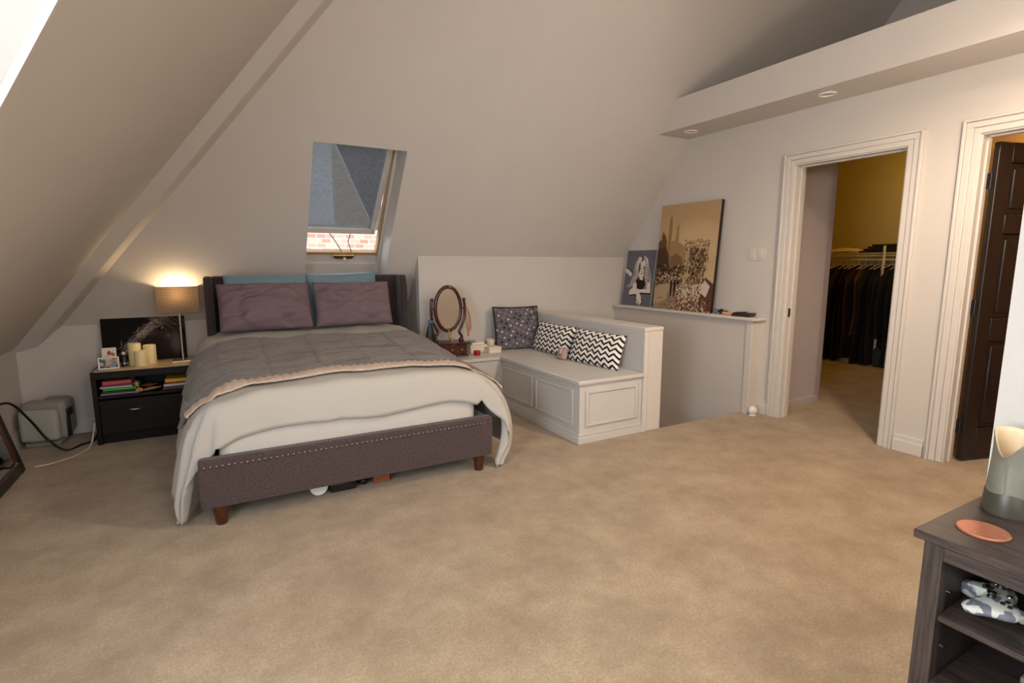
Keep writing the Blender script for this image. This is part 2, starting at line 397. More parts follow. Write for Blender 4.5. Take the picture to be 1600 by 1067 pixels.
# walls
m = MB(); m.prism([(XL - .1, YB, 0), (XS + .1, YB, 0), (XS + .1, YB, .84), (-1.144, YB, .84), (XL - .1, YB, .70)], (0, .12, 0)); struct(m, 'wall_back', M['wall'])
m = MB(); m.box((XS, YM, 0), (4.228, YM + .1, 1.375)); m.prism([(XS, YM + .08, 0), (XS, YB, 0), (XS, YB, .84), (XS, YM + .08, 1.33)], (.08, 0, 0)); struct(m, 'wall_knee', M['wall'])
m = MB(); GY0, GY1, GZ0, GZ1 = -.2, .95, .85, 1.85
m.box((XL - .1, 2.0, 0), (XL, 5.2, .70))
m.prism([(XL, 2.885, .69), (XL, 2.0, .69), (XL, 2.0, 1.486)], (-.1, 0, 0))
m.box((XL - .1, -2.75, 0), (XL, 2.0, GZ0)); m.prism([(XL, GY1, GZ0), (XL, 2.0, GZ0), (XL, 2.0, 1.49), (XL, GY1, 2.44)], (-.1, 0, 0))
m.prism([(XL, GY0, GZ1), (XL, GY1, GZ1), (XL, GY1, 2.44), (XL, .6, zr + .01), (XL, GY0, 2.03)], (-.1, 0, 0)); m.prism([(XL, GY0, GZ0), (XL, GY0, 2.03), (XL, -1.5, .86)], (-.1, 0, 0))
struct(m, 'wall_left', M['wall'])
wg = struct_root('window_2', (XL, .375, .85))
m = MB((XL, .375, .85))
for mn, mx in (((XL - .08, GY0, GZ0), (XL - .02, GY0 + .06, GZ1)), ((XL - .08, GY1 - .06, GZ0), (XL - .02, GY1, GZ1)), ((XL - .08, GY0, GZ0), (XL - .02, GY1, GZ0 + .06)), ((XL - .08, GY0, GZ1 - .06), (XL - .02, GY1, GZ1)), ((XL - .07, .35, GZ0), (XL - .03, .40, GZ1))): m.box(mn, mx)
m.build('frame', M['trim'], wg)
m = MB((XL, .375, .85)); m.box((XL - .055, GY0, GZ0), (XL - .05, GY1, GZ1)); m.build('pane', M['glass'], wg)
# rear wall with window
m = MB(); RX0, RX1, RZ0, RZ1 = -.6, 1.1, .9, 2.2
m.box((XL - .1, -2.75, 0), (RX0, -2.65, 2.4)); m.box((RX1, -2.75, 0), (1.9, -2.65, ZTOP)); m.box((RX0, -2.75, 0), (RX1, -2.65, RZ0)); m.box((RX0, -2.75, RZ1), (RX1, -2.65, ZTOP))
struct(m, 'wall_rear', M['wall'])
wr = struct_root('window_3', (.25, -2.7, .9)); m = MB((.25, -2.7, .9))
for mn, mx in (((RX0, -2.74, RZ0), (RX0 + .06, -2.68, RZ1)), ((RX1 - .06, -2.74, RZ0), (RX1, -2.68, RZ1)), ((RX0, -2.74, RZ0), (RX1, -2.68, RZ0 + .06)), ((RX0, -2.74, RZ1 - .06), (RX1, -2.68, RZ1)), ((.22, -2.73, RZ0), (.28, -2.69, RZ1))): m.box(mn, mx)
m.build('frame', M['trim'], wr)
m = MB((.25, -2.7, .9)); m.box((RX0, -2.715, RZ0), (RX1, -2.71, RZ1)); m.build('pane', M['glass'], wr)
# near wall at the right edge, hall return
NX, NY = 1.765, .555
m = MB(); m.box((NX, -2.75, 0), (NX + .12, NY, ZTOP)); struct(m, 'wall_near', M['wall'])
m = MB(); m.box((NX + .12, .40, 0), (4.228, NY - .02, ZTOP)); struct(m, 'wall_hall', M['wall'])
# right wall with two door openings
D1a, D1b, DH = 1.925, 2.695, 2.063
D2a, D2b = .735, 1.520
m = MB(); X0, X1, ZT = XR, XR + .12, 2.74
m.box((X0, D1b, 0), (X1, YM, 1.36)); m.prism([(X0, D1b, 1.36), (X0, YM, 1.36), (X0, slope_y(ZT) + .02, ZT), (X0, D1b, ZT)], (.12, 0, 0))
m.box((X0, D1a, DH), (X1, D1b, ZT)); m.box((X0, D2b, 0), (X1, D1a, ZT)); m.box((X0, D2a, DH), (X1, D2b, ZT)); m.box((X0, .4, 0), (X1, D2a, ZT))
struct(m, 'wall_right', M['wall'])
# bulkhead with the downlights
BX, BZ0, BZ1 = 3.715, 2.48, 2.742
m = MB(); m.prism([(BX, .5, BZ0), (BX, slope_y(BZ0) + .02, BZ0), (BX, slope_y(BZ1) + .02, BZ1), (BX, .5, BZ1)], (XR - BX, 0, 0)); struct(m, 'trim_bulkhead', M['wall'])
m = MB(); m.box((XR, .4, ZT - .04), (5.85, 4.4, ZT)); struct(m, 'ceiling_loft_floor', M['wall'])
m = MB(); m.box((5.77, .3, ZT - .04), (5.87, slope_y(ZT) + .1, ZTOP)); m.box((4.0, .30, ZT - .04), (5.87, .4, ZTOP)); struct(m, 'wall_loft', M['wall'])
# closet
m = MB(); m.box((7.76, 1.70, 0), (7.86, 5.1, 2.75)); m.box((4.228, 5.0, 0), (7.86, 5.1, 2.75)); m.box((4.228, 1.66, 0), (7.86, 1.74, 2.75)); struct(m, 'wall_closet', M['closetwall'])
m = MB(); m.box((4.228, 1.66, 2.70), (7.9, 5.1, 2.78)); struct(m, 'ceiling_closet', M['closetwall'])
m = MB(); m.box((4.228, 2.885, 0), (5.0, 2.965, 2.70)); m.box((4.92, 2.885, 0), (5.0, 5.0, 2.70)); struct(m, 'wall_closet_partition', M['shadegrey'])
m = MB(); m.box((4.228, 2.870, 0), (4.94, 2.885, .055)); struct(m, 'baseboard_closet', M['shadegrey'])
# bathroom
m = MB(); m.box((6.3, -.6, 0), (6.4, 1.66, 2.75)); m.box((4.228, 1.60, 0), (6.4, 1.66, 2.75)); m.box((4.228, -.7, 0), (6.4, -.6, 2.75)); m.box((4.108, -.7, 0), (4.228, .4, 2.75)); struct(m, 'wall_bathroom', M['bathwall'])
m = MB(); m.box((4.1, -.7, 2.5), (6.4, 1.66, 2.6)); struct(m, 'ceiling_bathroom', M['bathwall'])

# hip rafter along the valley between the two slopes
def img_ray(px, py):
    F = Vector((math.sin(YAW) * math.cos(PITCH), math.cos(YAW) * math.cos(PITCH), -math.sin(PITCH))); R = Vector((math.cos(YAW), -math.sin(YAW), 0)); U = R.cross(F)
    return F * 830 + R * (px - 800) + U * (533.5 - py)
hip0, hip1 = Vector((XL + .152 / ML, YB, .832)), Vector((XHT, yhip, 3.9))
hd = (hip1 - hip0).normalized()
inw = -(NRM + LN); inw = (inw - hd * inw.dot(hd)).normalized()
et = hd.cross(inw); et = et if et.x > 0 else -et
m = MB()
a, b = hip0 - hd * .35, hip1 - hd * .02
sec = [et * -.115 + inw * .065, et * -.005 + inw * .105, et * .14 + inw * .05, et * .0 - inw * .03]
A = [a + v for v in sec]; B = [b + v for v in sec]
va = [m.bm.verts.new(v) for v in A]; vb = [m.bm.verts.new(v) for v in B]
m.bm.faces.new(va); m.bm.faces.new(vb[::-1])
for i in range(4): m.bm.faces.new((va[i], vb[i], vb[(i + 1) % 4], va[(i + 1) % 4]))
struct(m, 'trim_hip_rafter', M['wall'], bevel=.006)

# stair half walls: ledge along the right wall
m = MB(); m.box((SX1, 2.90, 0), (XR, YM, .815)); m.box((SX1 - .002, SY0, -.2), (XR, YM, .0)); struct(m, 'wall_ledge', M['wall'])
m = MB(); m.box((SX1 - .035, 2.865, .815), (XR, YM, .84)); struct(m, 'trim_ledge_cap', M['trim'], bevel=.004)
m = MB(); m.box((SX1 - .012, 2.895, 0), (SX1 + .002, 2.955, .815)); struct(m, 'trim_ledge_post', M['trim'], bevel=.003)
def baseboard(name, mn, mx, out):
    m = MB(); m.box(mn, mx)
    a, b = list(mn), list(mx)
    for i in range(2):
        if out[i] > 0: b[i] += out[i]
        if out[i] < 0: a[i] += out[i]
    b[2] = .085; m.box(a, b)
    return struct(m, name, M['trim'], bevel=.004)
baseboard('baseboard_back', (XL, YB - .014, 0), (-.1, YB, .12), (0, -.005))
baseboard('baseboard_left', (XL, 2.0, 0), (XL + .014, YB - .014, .12), (.005, 0))
baseboard('baseboard_right', (XR - .014, D2b + .12, 0), (XR, D1a - .102, .12), (-.005, 0))
baseboard('baseboard_ledge', (XR - .014, D1b + .102, 0), (XR, 2.90, .12), (-.005, 0))
baseboard('baseboard_near', (NX - .014, -.3, 0), (NX, NY, .12), (-.005, 0))

# door casings
def door_frame(name, ya, yb, zt):
    r = struct_root(name, (XR, (ya + yb) / 2, 0)); org = r.location
    w = .10
    for nm, parts in (('casing', (('l', yb, yb + w), ('r', ya - w, ya))),):
        for side, y0, y1 in parts:
            m = MB(org); inner = y0 if side == 'l' else y1; sg = 1 if side == 'l' else -1
            def strip(o0, o1, th): 
                q0, q1 = inner + sg * o0, inner + sg * o1
                m.box((XR - th, min(q0, q1), 0), (XR, max(q0, q1), zt + (o1)))
            strip(.008, .045, .014); strip(.045, .082, .020); strip(.082, w, .030)
            m.build('casing', M['trim'], r, bevel=.004)
    m = MB(org)
    for o0, o1, th in ((.008, .045, .0145), (.045, .082, .0205), (.082, w, .0305)): m.box((XR - th, ya - o1, zt + o0), (XR, yb + o1, zt + o1))
    m.build('head_casing', M['trim'], r, bevel=.004)
    m = MB(org); m.box((XR - .004, yb - .001, 0), (XR + .124, yb + .018, zt)); m.box((XR + .05, yb - .012, 0), (XR + .085, yb, zt)); m.build('jamb', M['trim'], r, bevel=.003)
    m = MB(org); m.box((XR - .004, ya - .018, 0), (XR + .124, ya + .001, zt)); m.box((XR + .05, ya, 0), (XR + .085, ya + .012, zt)); m.build('jamb', M['trim'], r, bevel=.003)
    m = MB(org); m.box((XR - .004, ya, zt - .001), (XR + .124, yb, zt + .018)); m.box((XR + .05, ya, zt - .012), (XR + .085, yb, zt)); m.build('head_jamb', M['trim'], r, bevel=.003)
    return r
d1 = door_frame('door_1', D1a, D1b, DH)
m = MB(d1.location); m.box((XR + .022, D1b - .004, .86), (XR + .046, D1b + .001, .93)); m.box((XR + .028, D1b - .006, .885), (XR + .040, D1b, .907)); m.build('strike_plate', M['darkplastic'], d1)
d2 = door_frame('door_2', D2a, D2b, DH)
# dark panelled leaf, swung into the bathroom
leaf_rot = Matrix.Rotation(math.atan2(-.28, .96), 4, 'Z')
def leaf_part(mb, name, mt, parent, **kw):
    o = mb.build(name, mt, None, **kw); o.data.transform(Matrix.Translation(Vector((XR + .128, D2b - .012, 0)) - d2.location) @ leaf_rot); o.parent = parent; return o
m = MB(); LW, LH, T = .755, 2.03, .036
st = .11
m.box((0, -T, .012), (st, 0, LH)); m.box((LW - st, -T, .012), (LW, 0, LH)); m.box((LW / 2 - .05, -T, .012), (LW / 2 + .05, 0, LH))
rails = [(.012, .22), (.80, .95), (1.48, 1.60), (LH - .12, LH)]
for z0, z1 in rails: m.box((st, -T, z0), (LW - st, 0, z1))
leaf = leaf_part(m, 'leaf', M['doorwood'], d2, bevel=.006)
for (z0, z1) in ((.22, .80), (.95, 1.48), (1.60, LH - .12)):
    for x0, x1 in ((st, LW / 2 - .05), (LW / 2 + .05, LW - st)):
        m = MB(); m.box((x0, -T + .012, z0), (x1, -.012, z1)); m.box((x0 + .035, -T + .003, z0 + .035), (x1 - .035, -.003, z1 - .035)); leaf_part(m, 'panel', M['doorwood'], leaf, bevel=.008)
for z in (.24, 1.02, 1.80):
    m = MB(d2.location); m.box((XR + .10, D2b - .016, z - .045), (XR + .135, D2b - .004, z + .045)); m.rod((XR + .122, D2b - .018, z - .05), (XR + .122, D2b - .018, z + .05), .008); m.build('hinge', M['darkplastic'], d2)
m = MB(); m.rod((LW - .06, -T, 1.0), (LW - .06, -T - .05, 1.0), .012); m.sphere((LW - .06, -T - .06, 1.0), .028); leaf_part(m, 'knob', M['brass'], leaf, smooth=40)

# ------------------------------------------------------------------ skylight
EU = Vector((0, -1, K)).normalized()
wroot = struct_root('window_1'); wc = S((WX0 + WX1) / 2, WZ0)
wroot.matrix_world = Matrix(((1, 0, 0, wc.x), (0, EU.y, -NRM.y, wc.y), (0, EU.z, -NRM.z, wc.z), (0, 0, 0, 1)))
hw, hu = (WX1 - WX0) / 2, (WZ1 - WZ0) / EU.z; DP = -.21
m = MB()
q = .005; m.box((-hw - .03, -.03, DP), (-hw + q, hu + .03, -.002)); m.box((hw - q, -.03, DP), (hw + .03, hu + .03, -.002)); m.box((-hw, -.03, DP), (hw, q, -.002)); m.box((-hw, hu - q, DP), (hw, hu + .03, -.002))
m.build('reveal', M['trim'], wroot)
m = MB()
LFT = -hw - .12          # the window unit reaches further left than the plastered opening
for mn, mx in (((LFT - .05, 0, DP - .07), (LFT, hu + .05, DP)), ((hw - .03, 0, DP - .07), (hw + .04, hu + .05, DP - .001)), ((LFT, 0, DP - .07), (hw, .135, DP)), ((LFT, 0, DP - .07), (hw, .225, DP - .025)), ((LFT, hu - .02, DP - .07), (hw, hu + .05, DP))): m.box(mn, mx)
m.build('outer_frame', M['trim'], wroot, bevel=.004)
m = MB(); m.box((LFT, .225, DP - .06), (hw - .03, .25, DP - .012)); m.box((hw - .046, .225, DP - .06), (hw - .03, hu - .02, DP + .004)); m.box((LFT, .225, DP - .06), (LFT + .02, hu - .02, DP + .004)); m.build('timber_strip', M['timber'], wroot, bevel=.003)
# centre-pivoted sash, its foot swung outwards
pv = hu - .01; tilt = Matrix.Rotation(math.radians(8.5), 4, 'X')
def sash_part(mb, name, mt, parent, **kw):
    o = mb.build(name, mt, None, **kw); o.data.transform(Matrix.Translation((0, pv, DP + .02)) @ tilt); o.parent = parent; return o
sl_, sr_ = LFT + .03, hw - .055; s0, s1 = .385 - pv, hu + .03 - pv
m = MB()
for mn, mx in (((sl_, s0, -.03), (sl_ + .05, s1, .03)), ((sr_ - .045, s0, -.03), (sr_, s1, .03)), ((sl_, s0, -.03), (sr_, s0 + .06, .03)), ((sl_, s1 - .055, -.03), (sr_, s1, .03))): m.box(mn, mx)
sash = sash_part(m, 'sash', M['trim'], wroot, bevel=.006)
m = MB(); m.box((sl_ + .045, s0 + .05, -.012), (sr_ - .04, s1 - .05, -.006)); sash_part(m, 'pane', M['glass'], sash)
m = MB(); m.box((sl_ + .045, s0 + .055, .010), (sr_ - .040, s1 - .05, .012)); sash_part(m, 'blind', M['blind'], sash)
m = MB(); m.prism([(-.085, .235, DP - .025), (.105, .235, DP - .025), (.09, .20, DP - .025), (-.065, .20, DP - .025)], (0, 0, .04)); hd_ = m.build('latch', M['brass'], wroot, bevel=.004)
m = MB(); m.sphere((.02, .205, DP + .025), .014); m.build('knob', M['whiteplastic'], hd_, smooth=180)
m = MB(); m.tube([(-.13, .42, DP - .13), (-.05, .32, DP - .08), (.0, .25, DP - .03)], .004); m.tube([(.09, .42, DP - .13), (.06, .32, DP - .08), (.085, .25, DP - .03)], .004); m.build('stay_arm', M['darkplastic'], wroot)

# what stands outside the skylight
m = MB((1.5, 7.5, -3)); m.box((-3, 7.5, -3), (9, 7.8, 1.75)); m.box((2.22, 7.5, 1.7), (9, 7.8, 2.6)); tag(m.build('brick_wall', M['brick']), 'pale sunlit brick wall seen in the gap under the open skylight sash', 'wall')
nh = thing('neighbour_house', 'cream gabled house with grey roof dimly seen through the skylight blind', 'house', (2.0, 9.2, -3))
m = MB(nh.location); m.prism([(1.89, 9.2, -3), (2.75, 9.2, -3), (2.75, 9.2, 1.2), (1.89, 9.2, 3.2)], (0, .3, 0)); m.build('gable_wall', M['gable'], nh)
m = MB(nh.location); m.prism([(1.9, 9.3, 3.3), (2.8, 9.3, 1.2), (9.5, 9.3, 1.2), (9.5, 11.6, 5.6), (1.9, 11.6, 5.6)], (0, .02, .1)); m.build('roof', M['roof'], nh)

# ------------------------------------------------------------------ bed
bed = thing('bed', 'dark taupe upholstered double bed frame with nailhead trim and tapered legs', 'bed', (.68, 2.86, 0)); O = bed.location
FX0, FX1, FY = -.122, 1.472, 2.86
m = MB(O); m.box((FX0, FY, .105), (FX1, FY + .07, .355)); m.build('footboard', M['frame'], bed, bevel=.016, seg=3)
for x0 in (FX0, FX1 - .07):
    m = MB(O); m.box((x0, FY + .07, .105), (x0 + .07, 4.70, .345)); m.build('side_rail', M['frame'], bed, bevel=.014, seg=3)
HX0, HX1, HY = -.055, 1.495, 4.66
m = MB(O); m.box((HX0 + .05, HY, .12), (HX1 - .05, HY + .085, 1.20)); m.build('headboard', M['headb'], bed, bevel=.02, seg=3)
for x0, sg in ((HX0, 1), (HX1 - .06, -1)):
    m = MB(O); m.prism([(x0, HY + .085, .10), (x0, HY + .085, 1.20), (x0, HY - .10, 1.20), (x0, HY - .14, 1.10), (x0, HY - .16, .10)], (.06, 0, 0)); m.build('headboard_wing', M['headb'], bed, bevel=.018, seg=3)
for x, y in ((-.04, 2.92), (1.40, 2.92), (.0, 4.62), (1.42, 4.62)):
    m = MB(O); m.rod((x, y, 0), (x, y, .115), .026, .042, 16); m.build('leg', M['leg'], bed, smooth=40)
m = MB(O); m.box((FX0 + .07, FY + .07, .25), (FX1 - .07, HY, .28)); m.build('slat_base', M['black_wood'], bed)
nmesh = None
N = 58
for i in range(N):
    x = FX0 + .025 + (FX1 - FX0 - .05) * i / (N - 1)
    if nmesh is None:
        m = MB(); m.sphere((0, 0, 0), .0084, 8, (1, .55, 1)); nl = m.build('nail', M['nail'], bed, smooth=180); nmesh = nl
    else: nl = dup(nmesh, bed)
    nl.location = Vector((x, FY - .001, .318)) - O

mt = thing('mattress', 'white mattress lying in the upholstered bed frame under the duvet', 'mattress', (.685, 3.8, .28))
m = MB(mt.location)
MX0, MX1, MY0, MY1 = -.03, 1.395, 2.935, 4.655
vb = [m.bm.verts.new(p) for p in ((MX0, MY0, .281), (MX1, MY0, .281), (MX1, MY1, .281), (MX0, MY1, .281), (MX0, MY0, .58), (MX1, MY0, .58), (MX1, MY1, .70), (MX0, MY1, .70))]
for f in ((0, 3, 2, 1), (4, 5, 6, 7), (0, 1, 5, 4), (1, 2, 6, 5), (2, 3, 7, 6), (3, 0, 4, 7)): m.bm.faces.new([vb[i] for i in f])
m.build('ticking', M['mattress'], mt, bevel=.05, seg=4)
for z in (.325, .555):
    m = MB(mt.location); m.tube([(MX0 + .04, MY0 - .002, z), (MX1 - .04, MY0 - .002, z)], .006); m.build('piping', M['mattress'], mt, smooth=60)

BC, HWD, YF = .685, .705, 2.975
SIDE, FOOT = .54, .245
def cloth_pos(u, v, lift=0.0):
    du = max(0.0, abs(u) - HWD); dv = max(0.0, -v); sg = 1 if u >= 0 else -1
    x = BC + max(-HWD, min(HWD, u)); y = YF + max(v, 0.0)
    z = .640 + .092 * max(v, 0.0)
    z += .016 * math.exp(-((v - .05) / .2) ** 2) * math.cos(u * 2.0)
    z += .014 * noise.noise(Vector((u * 2.2, v * 3.0, 3.1))) + .010 * (1 - min(1, 3.5 * abs(noise.noise(Vector((u * 2.6 + v, v * 3.2 - u, 6.6)))))) + .006 * noise.noise(Vector((u * 7, v * 7, 8.1)))
    z -= .035 * max(0, (abs(u) / HWD)) ** 6 if abs(u) <= HWD else .035
    d = du + dv * (1.0 + (.25 if sg > 0 else -.05) * u / HWD * (1 if du == 0 else 0)) 
    if dv > 0 and du == 0: d *= 1 + .05 * math.sin(u * 7 + 1)
    if dv > 0 and u > .1:
        e_ = min(1.0, (u - .1) / .55); d -= dv * .24 * e_ * e_ * (3 - 2 * e_) * max(0.0, 1 - du / .2)
    if dv > 0 and du > 0 and sg > 0: d *= 1 + .10 * dv / FOOT * min(1, du / .2)
    if d > 0:
        r = .065; e = 1 - math.exp(-d / r); h = math.hypot(du, dv) or 1
        roll = r * e + lift
        x += sg * roll * du / h; y -= roll * dv / h; z -= d - r * e
        if du > 0:
            s = min(1.0, du / .12)
            if sg < 0: fl = .17 * (d / .7) ** .8
            else: fl = .165 * math.sin(min(1.0, d / .62) * PI * .78)
            x += sg * fl * s
            if dv > 0:
                ph = math.atan2(dv, du); w_ = .016 * math.sin(ph * 8 + 1) * min(1, d / .25); x += sg * w_; y -= w_ * .6
            x += sg * s * .028 * math.sin(v * 11 + 2 * noise.noise(Vector((v * 2, u, 0)))) * min(1, d / .3)
            y += s * (.04 * d if sg < 0 else -.10 * d) * (1 if dv > 0 else math.exp(-max(v, 0) * 6))
    else: z += lift
    return Vector((x, y, max(z, .014 + .006 * (1 + math.sin(u * 31 + v * 23)) + lift * .5)))
def duvet_fn(a, b):
    t = max(0.0, min(1.0, (.30 - a) / .17)); f = FOOT * (1 + .12 * t * t * (3 - 2 * t))      # the foot hem hangs lower towards the lamp side corner
    return cloth_pos(-(HWD + SIDE) + 2 * (HWD + SIDE) * a, -f + (f + 1.60) * b)
dv_ = tag(MB((BC, 3.8, .7)).grid(duvet_fn, 120, 90).build('duvet', M['duvet'], None, smooth=180, solid=.016), 'white duvet draped over the mattress, its corners hanging to the carpet', 'duvet')
thr = thing('throw_blanket', 'crumpled grey quilted throw with peach fleece edge laid across the white duvet', 'blanket', (BC, 3.6, .72))
def throw_fn(v0, v1, side, lift, wob):
    def fn(a, b):
        u = -(HWD + side[0]) + (2 * HWD + side[0] + side[1]) * a; v = v0 + (v1 - v0) * b
        v += wob * (noise.noise(Vector((u * 3, b * 2, 1.7)))) 
        if b < .5 and u > HWD - .1: v -= .06 * (u - HWD + .1) / .3 * (1 - 2 * b)
        p = cloth_pos(u, v, lift)
        p.z += .008 * noise.noise(Vector((u * 5, v * 16, 2))) 
        q = (u * 3.6) % 1.0; q2 = (v * 3.7 + .3) % 1.0
        p.z += -.010 * math.exp(-((q - .5) / .035) ** 2) - .010 * math.exp(-((q2 - .5) / .05) ** 2) + .010 * (1 - min(1, 4 * abs(noise.noise(Vector((u * 1.6, v * 7, 5.5)))))) 
        return p
    return fn
MB(thr.location).grid(throw_fn(.155, 1.13, (.225, .20), .024, .05), 170, 90).build('quilt', M['throw'], thr, smooth=180, solid=.022)
def edge_fn(a, b):
    u = -(HWD + .13) + (2 * HWD + .28) * a; ang = 2 * PI * b
    rr = .013 + .0018 * math.sin(u * 150)
    v = .115 + .03 * noise.noise(Vector((u * 3, 0, 1.7))) - (.07 * max(0, u - HWD + .1) / .3) + .062 * math.cos(ang)
    p = cloth_pos(u, v, .018 + rr * (1 + math.sin(ang)) * .8)
    return p
MB(thr.location).grid(edge_fn, 320, 11).build('fleece_edge', M['peach'], thr, smooth=180)

def pillow(name, w, h, t, mt, loc, rot, label, cat, seed=0, pinch=.06, wr=.012, nu=44, nv=34, group=None, pow_=2.6, piping=None):
    r = thing(name, label, cat, loc, rot, group)
    m = MB()
    for sd in (1, -1):
        def fn(a, b):
            u, v = 2 * a - 1, 2 * b - 1
            k = max(0, (1 - abs(u) ** pow_)) ** .5 * max(0, (1 - abs(v) ** pow_)) ** .5
            px = u * w / 2 * (1 - pinch * (1 - v * v)); pz = v * h / 2 * (1 - pinch * (1 - u * u)) + h / 2
            wn = -wr * .9 * (1 - min(1, abs(noise.noise(Vector((u * 1.3 + v * 1.1 + seed, v * 1.6 - u * .9, seed * .7)))) * 5)) + noise.noise(Vector((u * 2.2 + seed, v * 2.2, seed * 1.7 + sd))) * wr + noise.noise(Vector((u * 1.4 + v * 3 + seed, v * 4 - u * 3, seed))) * wr * .8
            return Vector((px, -sd * (k * t / 2 + wn * k ** .7), pz))
        m.grid(fn, nu, nv, uv=True)
    cv = m.build('cover', mt, r, smooth=180, weld=True)
    if piping:
        pts = []
        for i in range(48):
            q = i / 48 * 4; e = int(q); f = q - e; u, v = ((2 * f - 1, -1), (1, 2 * f - 1), (1 - 2 * f, 1), (-1, 1 - 2 * f))[e]
            pts.append((u * w / 2 * (1 - pinch * (1 - v * v)), 0, v * h / 2 * (1 - pinch * (1 - u * u)) + h / 2))
        pts.append(pts[0]); m = MB(); m.tube(pts, .007, 6); m.build('piping', piping, r, smooth=60)
    return r
lean = math.radians
pillow('bed_pillow', .65, .37, .21, M['mauve'], (.352, 4.36, .80), (lean(-20), 0, lean(2)), 'wrinkled mauve pillow, the wider one on the lamp side of the bed', 'pillow', 1, .02, .034)
pillow('bed_pillow', .61, .37, .20, M['mauve'], (1.00, 4.37, .80), (lean(-20), 0, lean(-2)), 'mauve pillow on the bed half nearer the window bench', 'pillow', 5, .02, .032)
pillow('back_pillow', .60, .44, .13, M['blue'], (.375, 4.56, .77), (lean(-7), 0, 0), 'blue pillow against the headboard behind the wider mauve pillow', 'pillow', 9, .02, .008)
pillow('back_pillow', .57, .455, .13, M['blue'], (.965, 4.56, .77), (lean(-7), lean(-1.5), 0), 'blue pillow with a raised corner against the headboard below the skylight', 'pillow', 13, .03, .01)

# things pushed under the bed
m = MB((.44, 2.985, 0)); m.lathe([(.001, .0), (.047, .0), (.05, .008), (.047, .016), (.001, .016)], (.44, 2.985, .001)); 
o = tag(m.build('lid', M['whiteplastic'], None, smooth=40), 'round white lid standing on edge under the footboard', 'lid'); o.data.transform(Matrix.Rotation(lean(80), 4, 'X')); o.location = (.445, 3.02, .053)
m = MB((.58, 3.06, 0)); m.box((.505, 3.0, .003), (.65, 3.15, .055)); tag(m.build('case', M['darkplastic'], None, bevel=.01), 'flat black case beside the white lid under the bed', 'case')
m = MB((.77, 3.03, 0)); m.sphere((.70, 3.05, .028), .026, 12, (1.3, 1.6, 1)); tag(m.build('slipper', M['black'], None, smooth=180), 'small black slipper under the bed next to the orange box', 'shoe')
m = MB((.87, 3.03, 0)); m.box((.755, 3.02, .003), (.855, 3.14, .075)); m.box((.751, 3.016, .06), (.859, 3.144, .078)); tag(m.build('carton', plain('orange_card', (150, 84, 42)), None, bevel=.003), 'orange brown carton under the middle of the footboard', 'box')

# ------------------------------------------------------------------ nightstand and what stands on it
ns = thing('nightstand', 'dark espresso nightstand with tan top, open shelf and one deep drawer', 'nightstand', (-.46, 4.66, 0)); O = ns.location
NX0, NX1, NY0, NY1, NZ = -.795, -.14, 4.66, 5.06, .535
for x0 in (NX0, NX1 - .03):
    m = MB(O); m.box((x0, NY0, 0), (x0 + .03, NY1, NZ - .002)); m.build('side_panel', M['black_wood'], ns, bevel=.003)
m = MB(O); m.box((NX0 + .012, NY0 + .008, NZ - .02), (NX1 - .012, NY1, NZ)); m.build('top', M['ns_top'], ns, bevel=.002)
m = MB(O); m.box((NX0, NY0 - .004, NZ - .055), (NX1, NY0 + .018, NZ - .004)); m.build('top_rail', M['black_wood'], ns, bevel=.003)
m = MB(O); m.box((NX0 + .03, NY0 + .01, .335), (NX1 - .03, NY1, .355)); m.build('shelf', M['black_wood'], ns)
m = MB(O); m.box((NX0 + .03, NY1 - .012, .05), (NX1 - .03, NY1, NZ - .02)); m.build('back_panel', M['black_wood'], ns)
m = MB(O); m.box((NX0 + .033, NY0 - .006, .075), (NX1 - .033, NY0 + .016, .325)); dr_ = m.build('drawer', M['black_wood'], ns, bevel=.004)
m = MB(O); m.tube([(-.585 + .0, NY0 - .004, .247), (-.575, NY0 - .02, .245), (-.53, NY0 - .022, .243), (-.52, NY0 - .004, .247)], .006); m.build('handle', M['chrome'], dr_, smooth=60)
m = MB(O); m.box((NX0 + .03, NY0 + .03, 0), (NX1 - .03, NY0 + .05, .075)); m.build('plinth', M['black_wood'], ns)
# lamp
lx, ly = -.235, 4.86
lamp = thing('table_lamp', 'bedside lamp with woven gold rectangular shade on a slim metal pole', 'lamp', (lx, ly, NZ)); O = lamp.location
m = MB(); m.box((-.075, -.05, 0), (.075, .05, .014)); m.build('base', M['nickel'], lamp, bevel=.003)
m = MB(); m.rod((0, 0, .014), (0, 0, .46), .0075, seg=14); m.build('pole', M['nickel'], lamp, smooth=40)
m = MB(); sx, sy, z0, z1 = .138, .07, .385, .59
oy = -.035
c4 = [(-sx, -sy + oy), (sx, -sy + oy), (sx, sy + oy), (-sx, sy + oy)]
v0 = [m.bm.verts.new((x * .97, y, z0)) for x, y in c4]; v1 = [m.bm.verts.new((x, y, z1)) for x, y in c4]
for i in range(4): m.bm.faces.new((v0[i], v0[(i + 1) % 4], v1[(i + 1) % 4], v1[i]))
m.build('shade', M['shade'], lamp, solid=.002)
m = MB(); m.sphere((0, oy, .49), .028, 12); bulbq = NT('lit_bulb'); bulbq.b.inputs['Emission Color'].default_value = (1, .62, .28, 1); bulbq.b.inputs['Emission Strength'].default_value = 12; m.build('bulb', bulbq.m, lamp, smooth=180)
m = MB(); m.rod((-.1, oy, .47), (.1, oy, .47), .003); m.rod((0, oy, .455), (0, 0, .455), .004); m.build('shade_holder', M['nickel'], lamp)
bl = light('bedside_bulb', 'POINT', (lx, ly + oy, NZ + .54), (0, 0, 0), 6.5, (1.0, .70, .38), .03)
